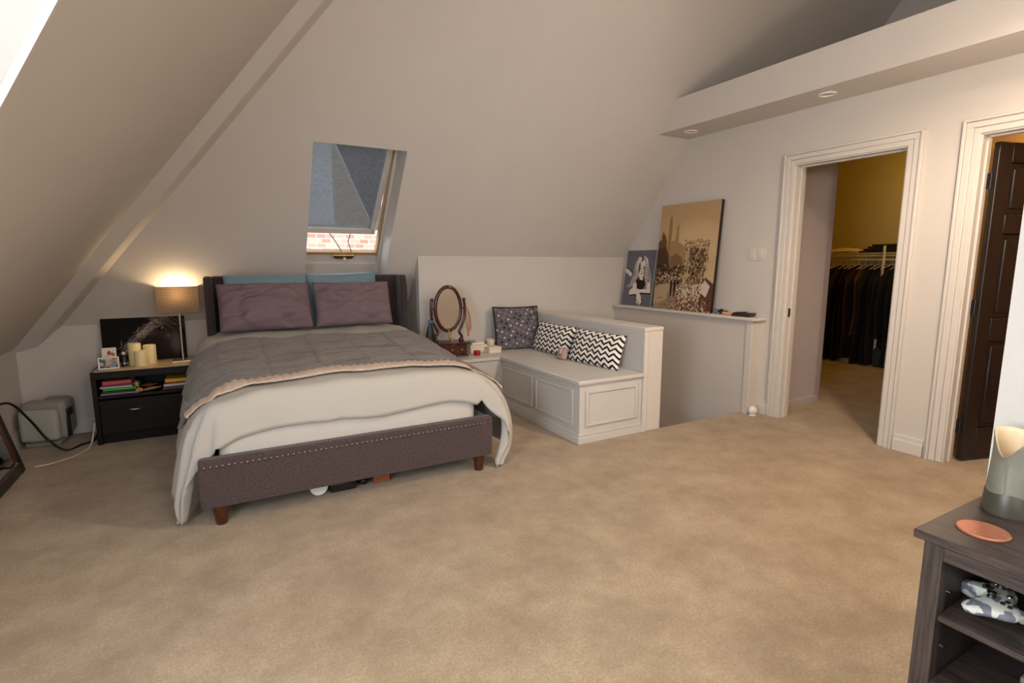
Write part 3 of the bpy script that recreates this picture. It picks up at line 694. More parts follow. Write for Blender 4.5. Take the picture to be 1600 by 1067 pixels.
# candles
for cx_, cy_, h, r, lab in ((-.545, 4.87, .165, .042, 'tallest cream pillar candle, left of the three on the nightstand'), (-.452, 4.88, .145, .042, 'cream pillar candle nearest the lamp pole, medium height'), (-.505, 4.80, .115, .040, 'shortest cream pillar candle, in front of the other two')):
    c = thing('candle', lab, 'candle', (cx_, cy_, NZ))
    m = MB(); m.lathe([(.001, 0), (r, 0), (r, h - .004), (r - .004, h), (r - .012, h - .006), (.001, h - .008)]); m.build('wax', M['candle'], c, smooth=50)
    m = MB(); m.rod((0, 0, h - .01), (.002, 0, h + .006), .0015, seg=6); m.build('wick', M['darkplastic'], c)

# ------------------------------------------------------------------ painted pictures (flat prints on a vertex grid)
class Canvas:
    def __init__(s, w, h, bgc):
        s.w, s.h = w, h; s.a = np.ones((h, w, 3)) * np.array(bgc, float)
        yy, xx = np.mgrid[0:h, 0:w]; s.x = (xx + .5) / w; s.y = (yy + .5) / h      # y downwards, both 0..1
        s.asp = h / w
    def _put(s, mask, c, al=1.0): s.a = s.a * (1 - al * mask[..., None]) + np.array(c, float) * al * mask[..., None]
    def poly(s, pts, c, al=1.0):
        inside = np.zeros(s.x.shape, bool); n = len(pts); j = n - 1
        for i in range(n):
            (xi, yi), (xj, yj) = pts[i], pts[j]
            if yi != yj: inside ^= ((yi > s.y) != (yj > s.y)) & (s.x < (xj - xi) * (s.y - yi) / (yj - yi) + xi)
            j = i
        s._put(inside.astype(float), c, al)
    def ell(s, cx, cy, rx, ry, c, al=1.0, soft=0.0):
        d = ((s.x - cx) / rx) ** 2 + ((s.y - cy) / ry) ** 2
        s._put((d < 1).astype(float) if not soft else np.clip((1 - d) / soft, 0, 1), c, al)
    def line(s, pts, wd, c, al=1.0):
        for (x0, y0), (x1, y1) in zip(pts, pts[1:]):
            X, Y = s.x, s.y * s.asp; ax, ay, bx, by = x0, y0 * s.asp, x1, y1 * s.asp
            L2 = (bx - ax) ** 2 + (by - ay) ** 2 + 1e-9; t = np.clip(((X - ax) * (bx - ax) + (Y - ay) * (by - ay)) / L2, 0, 1)
            d = np.hypot(X - ax - t * (bx - ax), Y - ay - t * (by - ay)); s._put((d < wd).astype(float), c, al)
    def specks(s, n, x0, x1, y0, y1, r0, r1, cols, rng, al=.8):
        for _ in range(n):
            r = rng.uniform(r0, r1); s.ell(rng.uniform(x0, x1), rng.uniform(y0, y1), r, r / s.asp * rng.uniform(.7, 1.6), cols[rng.integers(len(cols))], al)
    def mesh(s, name, W, H, mt, parent):
        """Grid in the local XZ plane, x 0..W to the right, z 0..H up, facing -y."""
        me = bpy.data.meshes.new(name); w, h = s.w, s.h
        xs = np.linspace(0, W, w); zs = np.linspace(H, 0, h)
        vv = np.zeros((h, w, 3)); vv[..., 0] = xs[None]; vv[..., 2] = zs[:, None]
        idx = np.arange(w * h).reshape(h, w); f = np.stack([idx[1:, :-1], idx[1:, 1:], idx[:-1, 1:], idx[:-1, :-1]], -1).reshape(-1, 4)
        me.from_pydata(vv.reshape(-1, 3).tolist(), [], f.tolist())
        c = np.clip(s.a / 255.0, 0, 1); c = np.where(c <= .04045, c / 12.92, ((c + .055) / 1.055) ** 2.4)
        at = me.color_attributes.new('Col', 'FLOAT_COLOR', 'POINT'); at.data.foreach_set('color', np.concatenate([c, np.ones((h, w, 1))], -1).astype(np.float32).ravel())
        me.materials.append(mt); o = bpy.data.objects.new(name, me); COL.objects.link(o); o.parent = parent; return o

rng = np.random.default_rng(3)
# horse photograph behind the lamp
hp = thing('canvas_print', 'dark photographic canvas of a horse head with pale mane, behind the candles', 'picture', (-.765, 5.03, NZ + .002), (lean(-6), 0, 0))
cv = Canvas(110, 76, (20, 15, 15))
cv.ell(.66, .52, .32, .48, (58, 46, 42), 1, .9); cv.ell(.58, .66, .2, .3, (34, 25, 24), .8, .8); cv.ell(.88, .62, .10, .36, (104, 94, 94), .8, .9)
def mane(t): return .20 + .42 * t + .10 * t * t, .86 - 1.02 * t + .22 * t * t      # sweep of the pale mane, lower left to the top
for t in np.linspace(0, 1, 14):
    x0, y0 = mane(t); cv.ell(x0 + .03, y0, .085, .12, (120, 112, 106), .40, .9)
for i in range(150):
    t = rng.uniform(0, 1); x0, y0 = mane(t); o1 = rng.normal(0, .035); x0 += o1; y0 += o1 * .6; x1, y1 = mane(min(1.1, t + rng.uniform(.08, .2)))
    g_ = rng.choice([58, 110, 150, 184, 206]); cv.line([(x0, y0), ((x0 + x1) / 2 + rng.normal(0, .012), (y0 + y1) / 2 + rng.normal(0, .012)), (x1 + o1, y1 + o1)], .0045, (g_, g_ * .95, g_ * .9), .55)
for i in range(40):
    x0 = rng.uniform(.52, .95); cv.line([(x0, rng.uniform(.0, .05)), (x0 + .08, rng.uniform(.10, .22)), (x0 + .16, rng.uniform(.14, .34))], .005, (150, 132, 116) if i % 2 else (70, 56, 50), .45)
cv.ell(.70, .30, .045, .055, (24, 17, 16), 1, .7); cv.ell(.715, .285, .012, .014, (190, 176, 166)); cv.ell(.70, .235, .06, .02, (134, 112, 100), .6, .8); cv.ell(.60, .40, .05, .06, (92, 74, 66), .5, .9); cv.ell(.78, .46, .04, .08, (124, 108, 102), .5, .9)
cv.mesh('print', .55, .35, M['matteprint'], hp)
m = MB(); m.box((0, .0015, 0), (.55, .022, .35)); m.build('stretcher', M['black'], hp)
# small photo frames
def photo_frame(loc, w, h, rz, label, cols, seed):
    r = thing('photo_frame', label, 'picture frame', loc, (lean(-14), 0, rz)); b = .010
    m = MB()
    for mn, mx in (((0, 0, 0), (b, .012, h)), ((w - b, 0, 0), (w, .012, h)), ((b, 0, 0), (w - b, .012, b)), ((b, 0, h - b), (w - b, .012, h))): m.box(mn, mx)
    m.build('frame', M['whiteplastic'], r, bevel=.002)
    g = np.random.default_rng(seed); c = Canvas(30, 22, cols[0])
    c.specks(26, 0, 1, 0, 1, .06, .2, cols, g, .8); c.ell(.5, .45, .18, .25, cols[-1]); 
    o = c.mesh('print', w - 2 * b, h - 2 * b, M['photo'], r); o.location = (b, .004, b)
    m = MB(); m.box((b, .006, b), (w - b, .010, h - b)); m.build('backing', M['cream'], r)
    m = MB(); m.box((w / 2 - .015, .012, .0), (w / 2 + .015, .045, .06)); m.build('stand', M['cream'], r)
photo_frame((-.742, 4.83, NZ + .062), .088, .085, lean(6), 'small white photo frame with reddish picture, behind the other frame', [(232, 222, 206), (226, 214, 196), (238, 230, 216), (170, 70, 36)], 4)
photo_frame((-.755, 4.735, NZ + .002), .125, .088, lean(8), 'white framed photo of people on the front corner of the nightstand', [(60, 74, 84), (120, 160, 172), (40, 34, 34), (206, 200, 194), (150, 110, 86), (196, 158, 130)], 8)
m = MB((-.70, 4.86, NZ)); m.box((-.75, 4.80, NZ + .001), (-.65, 4.92, NZ + .06)); tag(m.build('keepsake_box', M['darkplastic'], None, bevel=.004), 'small dark box under the rear photo frame', 'box')
fg = thing('bottle', 'small black bottle with white stopper between photos and candles', 'bottle', (-.612, 4.83, NZ)); m = MB(); m.lathe([(.001, 0), (.018, 0), (.018, .06), (.008, .075), (.008, .09), (.001, .09)]); m.build('body', M['darkplastic'], fg, smooth=50); m = MB(); m.lathe([(.001, .09), (.010, .09), (.010, .108), (.001, .11)]); m.build('stopper', M['whiteplastic'], fg, smooth=50); m = MB(); m.lathe([(.0185, .02), (.0185, .03)], caps=False); m.build('band', M['chrome'], fg)

def book(loc, w, d, t, c, rz, label, group=None):
    r = thing('book', label, 'book', loc, (0, 0, rz), group)
    m = MB(); m.box((0, 0, 0), (w, d, .003)); m.box((0, 0, t - .003), (w, d, t)); m.box((0, 0, 0), (w, .004, t)); m.build('cover', plain('cover_%d_%d_%d' % c, c, .45), r)
    m = MB(); m.box((.004, .004, .003), (w - .004, d - .004, t - .003)); m.build('pages', M['pages'], r); return r
z = .3555
for k, (w, d, t, c, lab) in enumerate((
    (.215, .25, .012, (150, 140, 150), 'thin silver grey book at the bottom of the left nightstand pile'), (.19, .24, .016, (44, 26, 34), 'dark maroon book under the green one in the nightstand'),
    (.205, .25, .020, (46, 186, 40), 'bright green book in the left nightstand pile'), (.19, .24, .010, (236, 226, 220), 'white book lying on the green book'), (.18, .24, .012, (150, 52, 112), 'magenta book second from top of the left nightstand pile'), (.17, .23, .030, (186, 78, 78), 'red patterned book on top of the left nightstand pile'))):
    book((-.752 + (.008 * ((k * 7) % 3)), 4.69, z), w, d, t, c, lean(((k * 5) % 3) - 1), lab); z += t + .0006
z = .3555
for k, (w, d, t, c, lab) in enumerate(((.20, .24, .022, (88, 46, 44), 'dark red book at the bottom of the right nightstand pile'), (.20, .24, .020, (206, 206, 216), 'pale lavender book in the right nightstand pile'), (.18, .23, .010, (196, 62, 40), 'thin orange red book under the yellow one'), (.175, .23, .026, (226, 178, 58), 'yellow book on top of the right nightstand pile'))):
    book((-.375 + k * .006, 4.69, z), w, d, t, c, lean((k * 5) % 3 - 1), lab); z += t + .0006
m = MB((-.535, 4.70, .3555)); m.box((-.545, 4.69, .356), (-.525, 4.73, .435)); m.sphere((-.515, 4.705, .372), .017, 10); tag(m.build('carved_figure', M['tanwood'], None, bevel=.003), 'pale carved wooden figure between the books in the nightstand', 'figurine')
def leaf_dish(loc, w, d, rot, mt, label):
    m = MB(); 
    def fn(a, b):
        u = 2 * a - 1; v = 2 * b - 1; k = (1 - abs(u) ** 1.7); return Vector((u * w / 2, v * d / 2 * k, .012 * (u * u) + .018 * (v * k) ** 2 + .004))
    m.grid(fn, 15, 7); o = tag(m.build('leaf_dish', mt, None, smooth=180, solid=.004, loc=loc), label, 'dish'); o.rotation_euler = rot
leaf_dish((-.455, 4.72, .358), .15, .07, (0, lean(-6), lean(8)), M['tanwood'], 'tan leaf shaped dish at the front of the nightstand shelf')
leaf_dish((-.475, 4.80, .372), .13, .07, (0, lean(-4), lean(-8)), M['brownleaf'], 'reddish brown leaf shaped dish behind the tan one')

# ------------------------------------------------------------------ left corner: purifier, mirror, cords
ap = thing('air_purifier', 'grey plastic air purifier on the carpet in the left corner', 'air purifier', (-1.105, 4.90, 0), (0, 0, lean(-10)))
def rbox(w, d, h, z, rr): 
    m = MB(); m.box((-w / 2, -d / 2, z), (w / 2, d / 2, z + h)); return m
m = rbox(.27, .13, .285, .035, .03); m.build('body', M['greyplastic'], ap, bevel=.04, seg=4)
m = MB(); m.box((-.125, -.125, .045), (.105, -.06, .275)); m.build('front_panel', mat('pale_grey_panel', (176, 176, 168), .45), ap, bevel=.028, seg=4)
m = MB(); m.box((-.06, .03, .05), (.125, .16, .325)); m.build('rear_housing', mat('mid_grey_housing', (138, 136, 130), .5), ap, bevel=.05, seg=4)
m = MB(); m.box((-.115, -.09, 0), (.095, .05, .036)); m.build('base', M['greyplastic'], ap, bevel=.01)
m = MB(); m.box((.125, -.045, .20), (.142, .04, .26)); m.box((.125, -.05, .05), (.138, .0, .20)); m.build('grip', M['darkplastic'], ap, bevel=.006)
fm = thing('floor_mirror', 'black framed mirror leaning on the left wall at the picture edge', 'mirror', (-1.11, 3.86, 0), (0, lean(-12.4), 0))
m = MB(); FH, FW, b = .70, .46, .062
for mn, mx in (((-.028, -FW, 0), (0, -FW + b, FH)), ((-.028, FW - b, 0), (0, FW, FH)), ((-.028, -FW + b, 0), (0, FW - b, b)), ((-.028, -FW + b, FH - b), (0, FW - b, FH))): m.box(mn, mx)
m.build('frame', M['black'], fm, bevel=.006)
m = MB()
for mn, mx in (((-.02, -FW + b - .006, b - .006), (.001, -FW + b + .008, FH - b + .006)), ((-.02, FW - b - .008, b - .006), (.001, FW - b + .006, FH - b + .006)), ((-.02, -FW + b, b - .006), (.001, FW - b, b + .008)), ((-.02, -FW + b, FH - b - .008), (.001, FW - b, FH - b + .006))): m.box(mn, mx)
m.build('inner_moulding', M['mahogany'], fm, bevel=.003)
m = MB(); m.box((-.022, -FW + b, b), (-.010, FW - b, FH - b)); m.build('glass', M['mirror'], fm)
def spline(pts, n=8):
    P = [Vector(p) for p in pts]; out = []
    for i in range(len(P) - 1):
        p0, p1, p2, p3 = P[max(i - 1, 0)], P[i], P[i + 1], P[min(i + 2, len(P) - 1)]
        for k in range(n):
            t = k / n; out.append(.5 * ((2 * p1) + (p2 - p0) * t + (2 * p0 - 5 * p1 + 4 * p2 - p3) * t * t + (3 * p1 - p0 - 3 * p2 + p3) * t ** 3))
    return out + [P[-1]]
m = MB(); m.tube(spline([(-1.235, 4.36, .42), (-1.19, 4.50, .40), (-1.135, 4.62, .25), (-1.07, 4.67, .09), (-.97, 4.63, .008), (-.90, 4.72, .008), (-.84, 4.80, .008), (-.82, 4.90, .05)]), .0075); tag(m.build('power_cord', M['rubber'], None, smooth=180), 'black power cord looping in front of the grey air purifier', 'cord')
m = MB(); m.tube(spline([(-.805, 4.70, .16), (-.812, 4.66, .10), (-.83, 4.58, .02), (-.89, 4.46, .006), (-1.0, 4.36, .006), (-1.07, 4.34, .006)]), .005); tag(m.build('lamp_cord', M['whitecord'], None, smooth=180), 'thin white cord running from the nightstand side across the carpet', 'cord')

# ------------------------------------------------------------------ built-in bench, corner cabinet, stair half wall
SEAT = .47; BX0, BX1, BY0 = 2.235, 2.835, 2.985
bn = thing('storage_bench', 'white panelled storage bench built against the stair half wall', 'bench', ((BX0 + BX1) / 2, BY0, 0)); O = bn.location
m = MB(O); m.box((BX0, BY0, 0), (BX1, YM, SEAT - .03)); m.build('carcass', M['bench'], bn, bevel=.003)
m = MB(O); m.box((BX0 - .022, BY0 - .022, SEAT - .03), (BX1, YM, SEAT)); m.box((BX0 - .010, BY0 - .010, SEAT - .045), (BX1, YM, SEAT - .03)); m.build('lid', M['bench'], bn, bevel=.006)
m = MB(O); m.box((BX0 - .014, BY0 - .014, 0), (BX1, YM, .055)); m.box((BX0 - .006, BY0 - .006, .055), (BX1, YM, .075)); m.build('plinth', M['bench'], bn, bevel=.004)
def frame_x(y0, y1, z0, z1):            # moulding frame on the front face (normal -x)
    m = MB(O); t = .026
    for mn, mx in (((y0, z0), (y0 + t, z1)), ((y1 - t, z0), (y1, z1)), ((y0 + t, z0), (y1 - t, z0 + t)), ((y0 + t, z1 - t), (y1 - t, z1))): m.box((BX0 - .014, mn[0], mn[1]), (BX0, mx[0], mx[1]))
    o = m.build('panel_moulding', M['bench'], bn, bevel=.005)
    m = MB(O); m.box((BX0 - .003, y0 + t, z0 + t), (BX0 + .002, y1 - t, z1 - t)); m.build('panel', M['bench'], o)
frame_x(3.055, 3.575, .125, .395); frame_x(3.615, 4.17, .125, .395)
m = MB(O); t = .026; x0, x1, z0, z1 = BX0 + .05, BX1 - .055, .125, .395
for mn, mx in (((x0, z0), (x0 + t, z1)), ((x1 - t, z0), (x1, z1)), ((x0 + t, z0), (x1 - t, z0 + t)), ((x0 + t, z1 - t), (x1 - t, z1))): m.box((mn[0], BY0 - .014, mn[1]), (mx[0], BY0, mx[1]))
o = m.build('panel_moulding', M['bench'], bn, bevel=.005)
m = MB(O); m.box((x0 + t, BY0 - .003, z0 + t), (x1 - t, BY0 + .002, z1 - t)); m.build('panel', M['bench'], o)
m = MB(O); m.box((BX1 - .004, BY0 + .02, SEAT), (BX1, YM, .79)); m.build('backrest', M['bench'], bn)
HWZ = .815
m = MB(); m.box((BX1, BY0 - .005, 0), (SX0, YM, HWZ - .03)); m.box((SX0 - .03, SY0, -.2), (SX0, YM, .0)); struct(m, 'wall_half', M['trim'], bevel=.003)
m = MB(); m.box((BX1 - .006, BY0 - .008, HWZ - .028), (SX0 + .003, YM, HWZ)); struct(m, 'trim_half_wall_cap', M['trim'], bevel=.003)
m = MB(); m.box((BX1 - .012, BY0 - .018, 0), (BX1 + .028, BY0 - .004, HWZ - .028)); struct(m, 'trim_half_wall_post', M['trim'], bevel=.002)
CY0 = 4.16
cb = thing('corner_cabinet', 'low white cabinet along the back wall between bed and bench', 'cabinet', (1.95, CY0, 0)); O = cb.location
m = MB(O); m.box((XS + .004, CY0, 0), (BX0 - .004, YM, SEAT - .03)); m.build('carcass', M['bench'], cb, bevel=.003)
m = MB(O); m.box((XS + .004, CY0 - .02, SEAT - .03), (BX0 - .024, YM, SEAT)); m.build('top', M['bench'], cb, bevel=.006)
m = MB(O); m.box((XS + .004, CY0 - .012, 0), (BX0 - .016, CY0, .07)); m.build('plinth', M['bench'], cb, bevel=.004)

# cushions on the bench
pillow('dotted_cushion', .47, .43, .15, M['dots'], (2.575, 4.44, SEAT - .012), (lean(-14), 0, lean(-8)), 'square charcoal cushion with black and white dots in the bench corner', 'cushion', 21, .05, .008, piping=M['black'])
pillow('chevron_cushion', .60, .29, .13, M['chevron'], (2.69, 4.08, SEAT - .006), (lean(-19), 0, lean(-90)), 'black and white zigzag cushion nearer the dotted cushion', 'cushion', 25, .04, .008)
pillow('chevron_cushion', .60, .29, .13, M['chevron'], (2.68, 3.43, SEAT - .006), (lean(-19), 0, lean(-86)), 'black and white zigzag cushion nearer the open bench end', 'cushion', 29, .04, .008)
po = thing('felt_pouch', 'small mauve felt pouch with a stitched curve between the zigzag cushions', 'pouch', (2.61, 3.76, SEAT), (lean(-12), 0, lean(-86)))
m = MB()
def fn(a, b):
    u, v = 2 * a - 1, 2 * b - 1; k = max(0, 1 - abs(u) ** 4) ** .5 * max(0, 1 - abs(v) ** 4) ** .5; return Vector((u * .055, -.028 * k, v * .05 + .05))
m.grid(fn, 13, 13); m.grid(lambda a, b: Vector((fn(a, b).x, -fn(a, b).y, fn(a, b).z)), 13, 13); m.build('body', M['pouch'], po, smooth=180, weld=True)
m = MB(); m.tube([(-.02, -.027, .05), (-.012, -.029, .038), (.004, -.03, .034), (.018, -.029, .042)], .003); m.build('stitching', plain('dark_thread', (88, 60, 58)), po)
m = MB(); m.tube([(.006, -.03, .05), (.008, -.03, .07), (.008, -.026, .094)], .004); m.build('zip', M['cream'], po)

# dressing mirror on the corner cabinet
dm = thing('dressing_mirror', 'oval mahogany swing mirror on a small drawer box', 'mirror', (1.83, 4.42, SEAT), (0, 0, lean(-6)))
m = MB(); m.box((-.155, -.10, .0), (.155, .09, .018)); m.box((-.145, -.09, .018), (.145, .08, .115)); m.box((-.16, -.105, .115), (.16, .095, .13)); bx_ = m.build('drawer_box', M['mahogany'], dm, bevel=.004)
m = MB(); m.box((-.13, -.10, .025), (.13, -.088, .108)); dw_ = m.build('drawer', M['mahogany'], dm, bevel=.003)
for x in (-.0, .09):
    m = MB(); m.sphere((x, -.11, .066), .011, 10); m.build('knob', M['brass'], dw_, smooth=180)
zc, rx, rz = .425, .118, .195
def ring(a, b):
    t = 2 * PI * a; q = 2 * PI * b; rr = .017
    return Vector(((rx + rr * math.cos(q)) * math.cos(t), rr * math.sin(q) * .9, zc + (rz + rr * math.cos(q)) * math.sin(t)))
MB().grid(ring, 48, 9, closed_u=True).build('frame', M['mahogany'], dm, smooth=180, weld=True)
m = MB(); pts = [(rx * math.cos(2 * PI * i / 40), -.003, zc + rz * math.sin(2 * PI * i / 40)) for i in range(40)]; m.prism(pts, (0, .006, 0)); m.build('glass', M['mirror'], dm)
for sg in (-1, 1):
    m = MB(); m.tube(spline([(sg * .115, .0, .128), (sg * .125, 0, .17), (sg * .10, 0, .215), (sg * .125, 0, .27), (sg * .15, 0, .34), (sg * .155, 0, .44), (sg * .148, 0, .50)], 6), .0125, 10); m.sphere((sg * .148, 0, .505), .017, 10); m.sphere((sg * .118, 0, .14), .024, 10); m.rod((sg * .148, 0, .425), (sg * .12, 0, .425), .006); m.build('post', M['mahogany'], dm, smooth=180)
bt = thing('gold_clip', 'gold hair clip hanging from the bottom of the oval mirror frame', 'clip', (1.835, 4.375, SEAT + .135))
m = MB(); m.tube([(-.018, 0, .10), (-.022, -.005, .05), (-.010, -.008, .002), (.010, -.008, .002), (.022, -.005, .05), (.018, 0, .10)], .007); m.tube([(-.018, -.002, .07), (.018, -.002, .07)], .006); m.tube([(-.018, -.004, .03), (.018, -.004, .03)], .005); m.build('frame', M['brass'], bt, smooth=60)
bg_ = thing('hanging_pouch', 'black drawstring pouch with blue bow hung beside the oval mirror', 'pouch', (1.665, 4.44, SEAT + .0), (0, 0, 0))
m = MB(); m.lathe([(.001, .09), (.045, .10), (.048, .16), (.032, .24), (.014, .30), (.020, .33), (.001, .33)], (0, 0, 0), 14, 1, .6); m.build('bag', M['darkplastic'], bg_, smooth=180)
m = MB(); m.sphere((-.012, -.015, .315), .016, 8, (1.3, .6, .9)); m.sphere((.014, -.015, .315), .016, 8, (1.3, .6, .9)); m.build('bow', plain('blue_ribbon', (74, 96, 140)), bg_, smooth=180)
m = MB(); m.tube([(0, 0, .33), (.01, 0, .37), (.03, 0, .39)], .003); m.build('string', M['darkplastic'], bg_)
nk = thing('necklaces', 'bundle of beaded necklaces hanging from the right mirror post', 'jewellery', (2.005, 4.40, SEAT + .15))
for k in range(4):
    m = MB(); m.tube(spline([(-.01, 0, .30), (.006 + .006 * k, -.01, .22), (.012 + .007 * k, -.012, .10), (.004 + .006 * k, -.01, .02 + .02 * k), (-.006 + .003 * k, -.005, .12), (-.01, 0, .29)], 5), .004, 6); m.build('strand', plain('bead%d' % k, ((170, 120, 90), (206, 178, 150), (120, 80, 60), (190, 160, 130))[k]), nk, smooth=60)
# boxes and cups right of the mirror
def box_thing(name, c, s, mt, label, cat, rz=0, z0=None, lid=False):
    r = thing(name, label, cat, (c[0], c[1], c[2]), (0, 0, rz)); w, d, h = s
    m = MB(); m.box((-w / 2, -d / 2, 0), (w / 2, d / 2, h if not lid else h * .7)); m.build('body', mt, r, bevel=.003)
    if lid:
        m = MB(); m.box((-w / 2 - .003, -d / 2 - .003, h * .7), (w / 2 + .003, d / 2 + .003, h)); m.build('lid', mt, r, bevel=.003)
    return r
box_thing('gift_box', (2.145, 4.50, SEAT), (.16, .13, .075), M['cream'], 'cream lidded box stacked beside the oval mirror drawer', 'box', lean(-6), lid=True)
bk = book((2.07, 4.44, SEAT + .076), .13, .10, .02, (236, 232, 226), lean(4), 'white book lying on the cream lidded box')
box_thing('card_box', (2.26, 4.40, SEAT), (.13, .12, .055), M['pages'], 'pale ivory box in front of the cream cup on the cabinet', 'box', lean(3), lid=True)
dsh = tag(MB((2.09, 4.49, SEAT + .097)).lathe([(.001, 0), (.03, 0), (.045, .018), (.042, .02), (.028, .005), (.001, .005)], (2.09, 4.49, SEAT + .097)).build('ring_dish', plain('pale_blue_grey', (176, 178, 186)), None, smooth=60), 'small grey ring dish on top of the white book', 'dish')
cp = thing('cup', 'cream cup beside the dotted cushion on the cabinet', 'cup', (2.32, 4.55, SEAT)); m = MB(); m.lathe([(.001, 0), (.034, 0), (.044, .10), (.040, .10), (.031, .008), (.001, .008)]); m.build('body', M['cream'], cp, smooth=60); m = MB(); m.tube(spline([(.036, -.02, .08), (.06, -.03, .075), (.062, -.03, .04), (.034, -.02, .025)], 5), .005); m.build('handle', M['cream'], cp, smooth=60)
rb = thing('red_tin', 'small red tin in front of the mahogany drawer box', 'tin', (2.06, 4.31, SEAT)); m = MB(); m.lathe([(.001, 0), (.03, 0), (.03, .03), (.001, .03)], seg=18); m.build('body', M['red'], rb, smooth=50); m = MB(); m.lathe([(.001, .03), (.032, .03), (.032, .042), (.001, .042)], seg=18); m.build('lid', M['red'], rb, smooth=50)

# ------------------------------------------------------------------ ledge: two pictures and small things
cp1 = thing('portrait_canvas', 'grey canvas portrait of a long haired woman leaning on crossed arms', 'picture', (4.03, 4.645, .841), (0, 0, 0))
cp1.matrix_world = Matrix.Translation((4.012, 4.61, .841)) @ Matrix.Rotation(-PI / 2, 4, 'Z') @ Matrix.Rotation(lean(-7), 4, 'X')
W_, H_ = .44, .60
c = Canvas(72, 110, (104, 102, 112)); LT = (226, 214, 204); DK = (30, 24, 28); MD = (160, 148, 146)
c.poly([(.0, .34), (.06, .33), (.25, .42), (.22, .48), (.02, .40)], LT); c.line([(.0, .33), (.07, .32), (.27, .41)], .012, DK)
c.poly([(.42, .12), (.30, .28), (.30, .48), (.22, .62), (.06, .66), (.20, .68), (.34, .64), (.50, .72), (.72, .68), (.86, .60), (.96, .56), (.90, .42), (.80, .30), (.76, .18), (.62, .10)], MD)
c.poly([(.44, .12), (.36, .26), (.38, .46), (.30, .60), (.22, .63), (.40, .50), (.46, .24), (.54, .14)], (214, 204, 198)); c.poly([(.62, .10), (.72, .24), (.74, .44), (.70, .62), (.82, .58), (.80, .34), (.74, .16)], (214, 204, 198))
for k in range(9): c.line([(.38 + .02 * (k % 3), .2 + .03 * k), (.32 + .01 * k, .44 + .015 * k), (.20 + .02 * k, .63)], .006, DK if k % 2 else LT)
for k in range(8): c.line([(.70 + .012 * k, .20 + .02 * k), (.74 + .012 * k, .42), (.66 + .03 * k, .64)], .008, DK if k % 2 else LT)
c.poly([(.50, .48), (.42, .54), (.40, .70), (.70, .70), (.76, .58), (.66, .46)], DK)
c.ell(.575, .33, .125, .165, LT); c.poly([(.53, .46), (.63, .46), (.66, .54), (.52, .52)], LT); c.ell(.49, .32, .03, .10, DK, .8); c.line([(.54, .11), (.58, .17), (.55, .2)], .02, DK)
c.ell(.52, .325, .028, .012, DK); c.ell(.64, .325, .030, .014, DK); c.line([(.49, .30), (.55, .298)], .006, DK); c.line([(.61, .298), (.68, .30)], .007, DK); c.line([(.58, .33), (.565, .375), (.595, .382)], .006, (120, 108, 108)); c.ell(.585, .418, .035, .012, (70, 56, 60)); c.ell(.665, .36, .03, .10, (120, 110, 112), .7)
c.poly([(.34, .60), (.44, .58), (.48, .68), (.42, .74), (.34, .72)], LT); c.poly([(.82, .56), (.92, .58), (.95, .74), (.80, .74)], LT)
c.poly([(.22, .74), (.32, .68), (.60, .70), (.94, .68), (.94, .75), (.56, .76), (.40, .80), (.24, .81)], LT); c.line([(.24, .82), (.44, .80), (.60, .77), (.94, .77)], .018, DK)
c.poly([(.46, .76), (.60, .77), (.70, .88), (.70, .95), (.66, .94), (.62, .99), (.60, .93), (.57, .99), (.55, .92), (.51, .97), (.49, .86)], LT)
c.line([(.48, .80), (.50, .90), (.46, .95)], .012, DK); c.line([(.68, .86), (.72, .95)], .012, DK); c.line([(.565, .99), (.58, .90)], .004, DK); c.line([(.52, .96), (.54, .89)], .004, DK)
c.mesh('print', W_, H_, M['print'], cp1)
m = MB(); m.box((0, .0015, 0), (W_, .018, H_)); m.build('stretcher', M['trim'], cp1)
cp2 = thing('city_canvas', 'tall sepia canvas of a misty street with towers and flowers, black edges', 'picture')
cp2.matrix_world = Matrix.Translation((3.985, 4.095, .841)) @ Matrix.Rotation(-PI / 2, 4, 'Z') @ Matrix.Rotation(lean(-4.4), 4, 'X')
W_, H_ = .735, 1.035
c = Canvas(130, 182, (196, 164, 116)); g = np.clip(c.y, 0, 1)[..., None]
c.a = np.array((178, 148, 108)) * (1 - g) ** 1 + np.array((204, 180, 142)) * g
c.ell(.65, .35, .5, .22, (218, 192, 148), .5, .9)
c.a += rng.normal(0, 3.5, c.a.shape[:2])[..., None]
TW = (150, 116, 72)
c.poly([(.17, .52), (.175, .14), (.20, .10), (.225, .14), (.235, .36), (.27, .34), (.30, .34), (.31, .21), (.335, .19), (.355, .21), (.36, .36), (.44, .38), (.50, .44), (.5, .6), (.17, .6)], TW, .75); c.poly([(.18, .14), (.20, .10), (.215, .14), (.22, .45), (.18, .45)], (138, 104, 62), .6)
c.poly([(.0, .36), (.03, .33), (.05, .34), (.06, .27), (.08, .25), (.10, .28), (.13, .30), (.15, .34), (.16, .42), (.22, .48), (.24, .58), (.3, .66), (0, .7)], (84, 58, 38), .85); c.poly([(0, .42), (.14, .40), (.2, .52), (.22, .66), (0, .68)], (64, 42, 28), .7)
c.poly([(.25, .50), (.34, .46), (.44, .5), (.5, .6), (.5, .68), (.25, .68)], (112, 80, 50), .7)
c.poly([(0, .74), (.3, .68), (.6, .70), (.8, .8), (1, .86), (1, 1), (0, 1)], (150, 124, 98)); c.poly([(.0, .80), (.28, .70), (.34, .72), (.2, .92), (0, .95)], (176, 152, 122)); c.poly([(.86, .68), (1, .74), (1, 1), (.78, .92)], (96, 58, 42)); c.poly([(.84, .70), (.95, .76), (.90, .86), (.80, .82)], (206, 196, 180))
c.specks(420, 0, .55, .58, .76, .004, .016, [(40, 28, 22), (70, 46, 32), (196, 170, 140), (34, 24, 20), (110, 80, 56)], rng); c.line([(0, .64), (.2, .62), (.5, .65)], .008, (40, 28, 22))
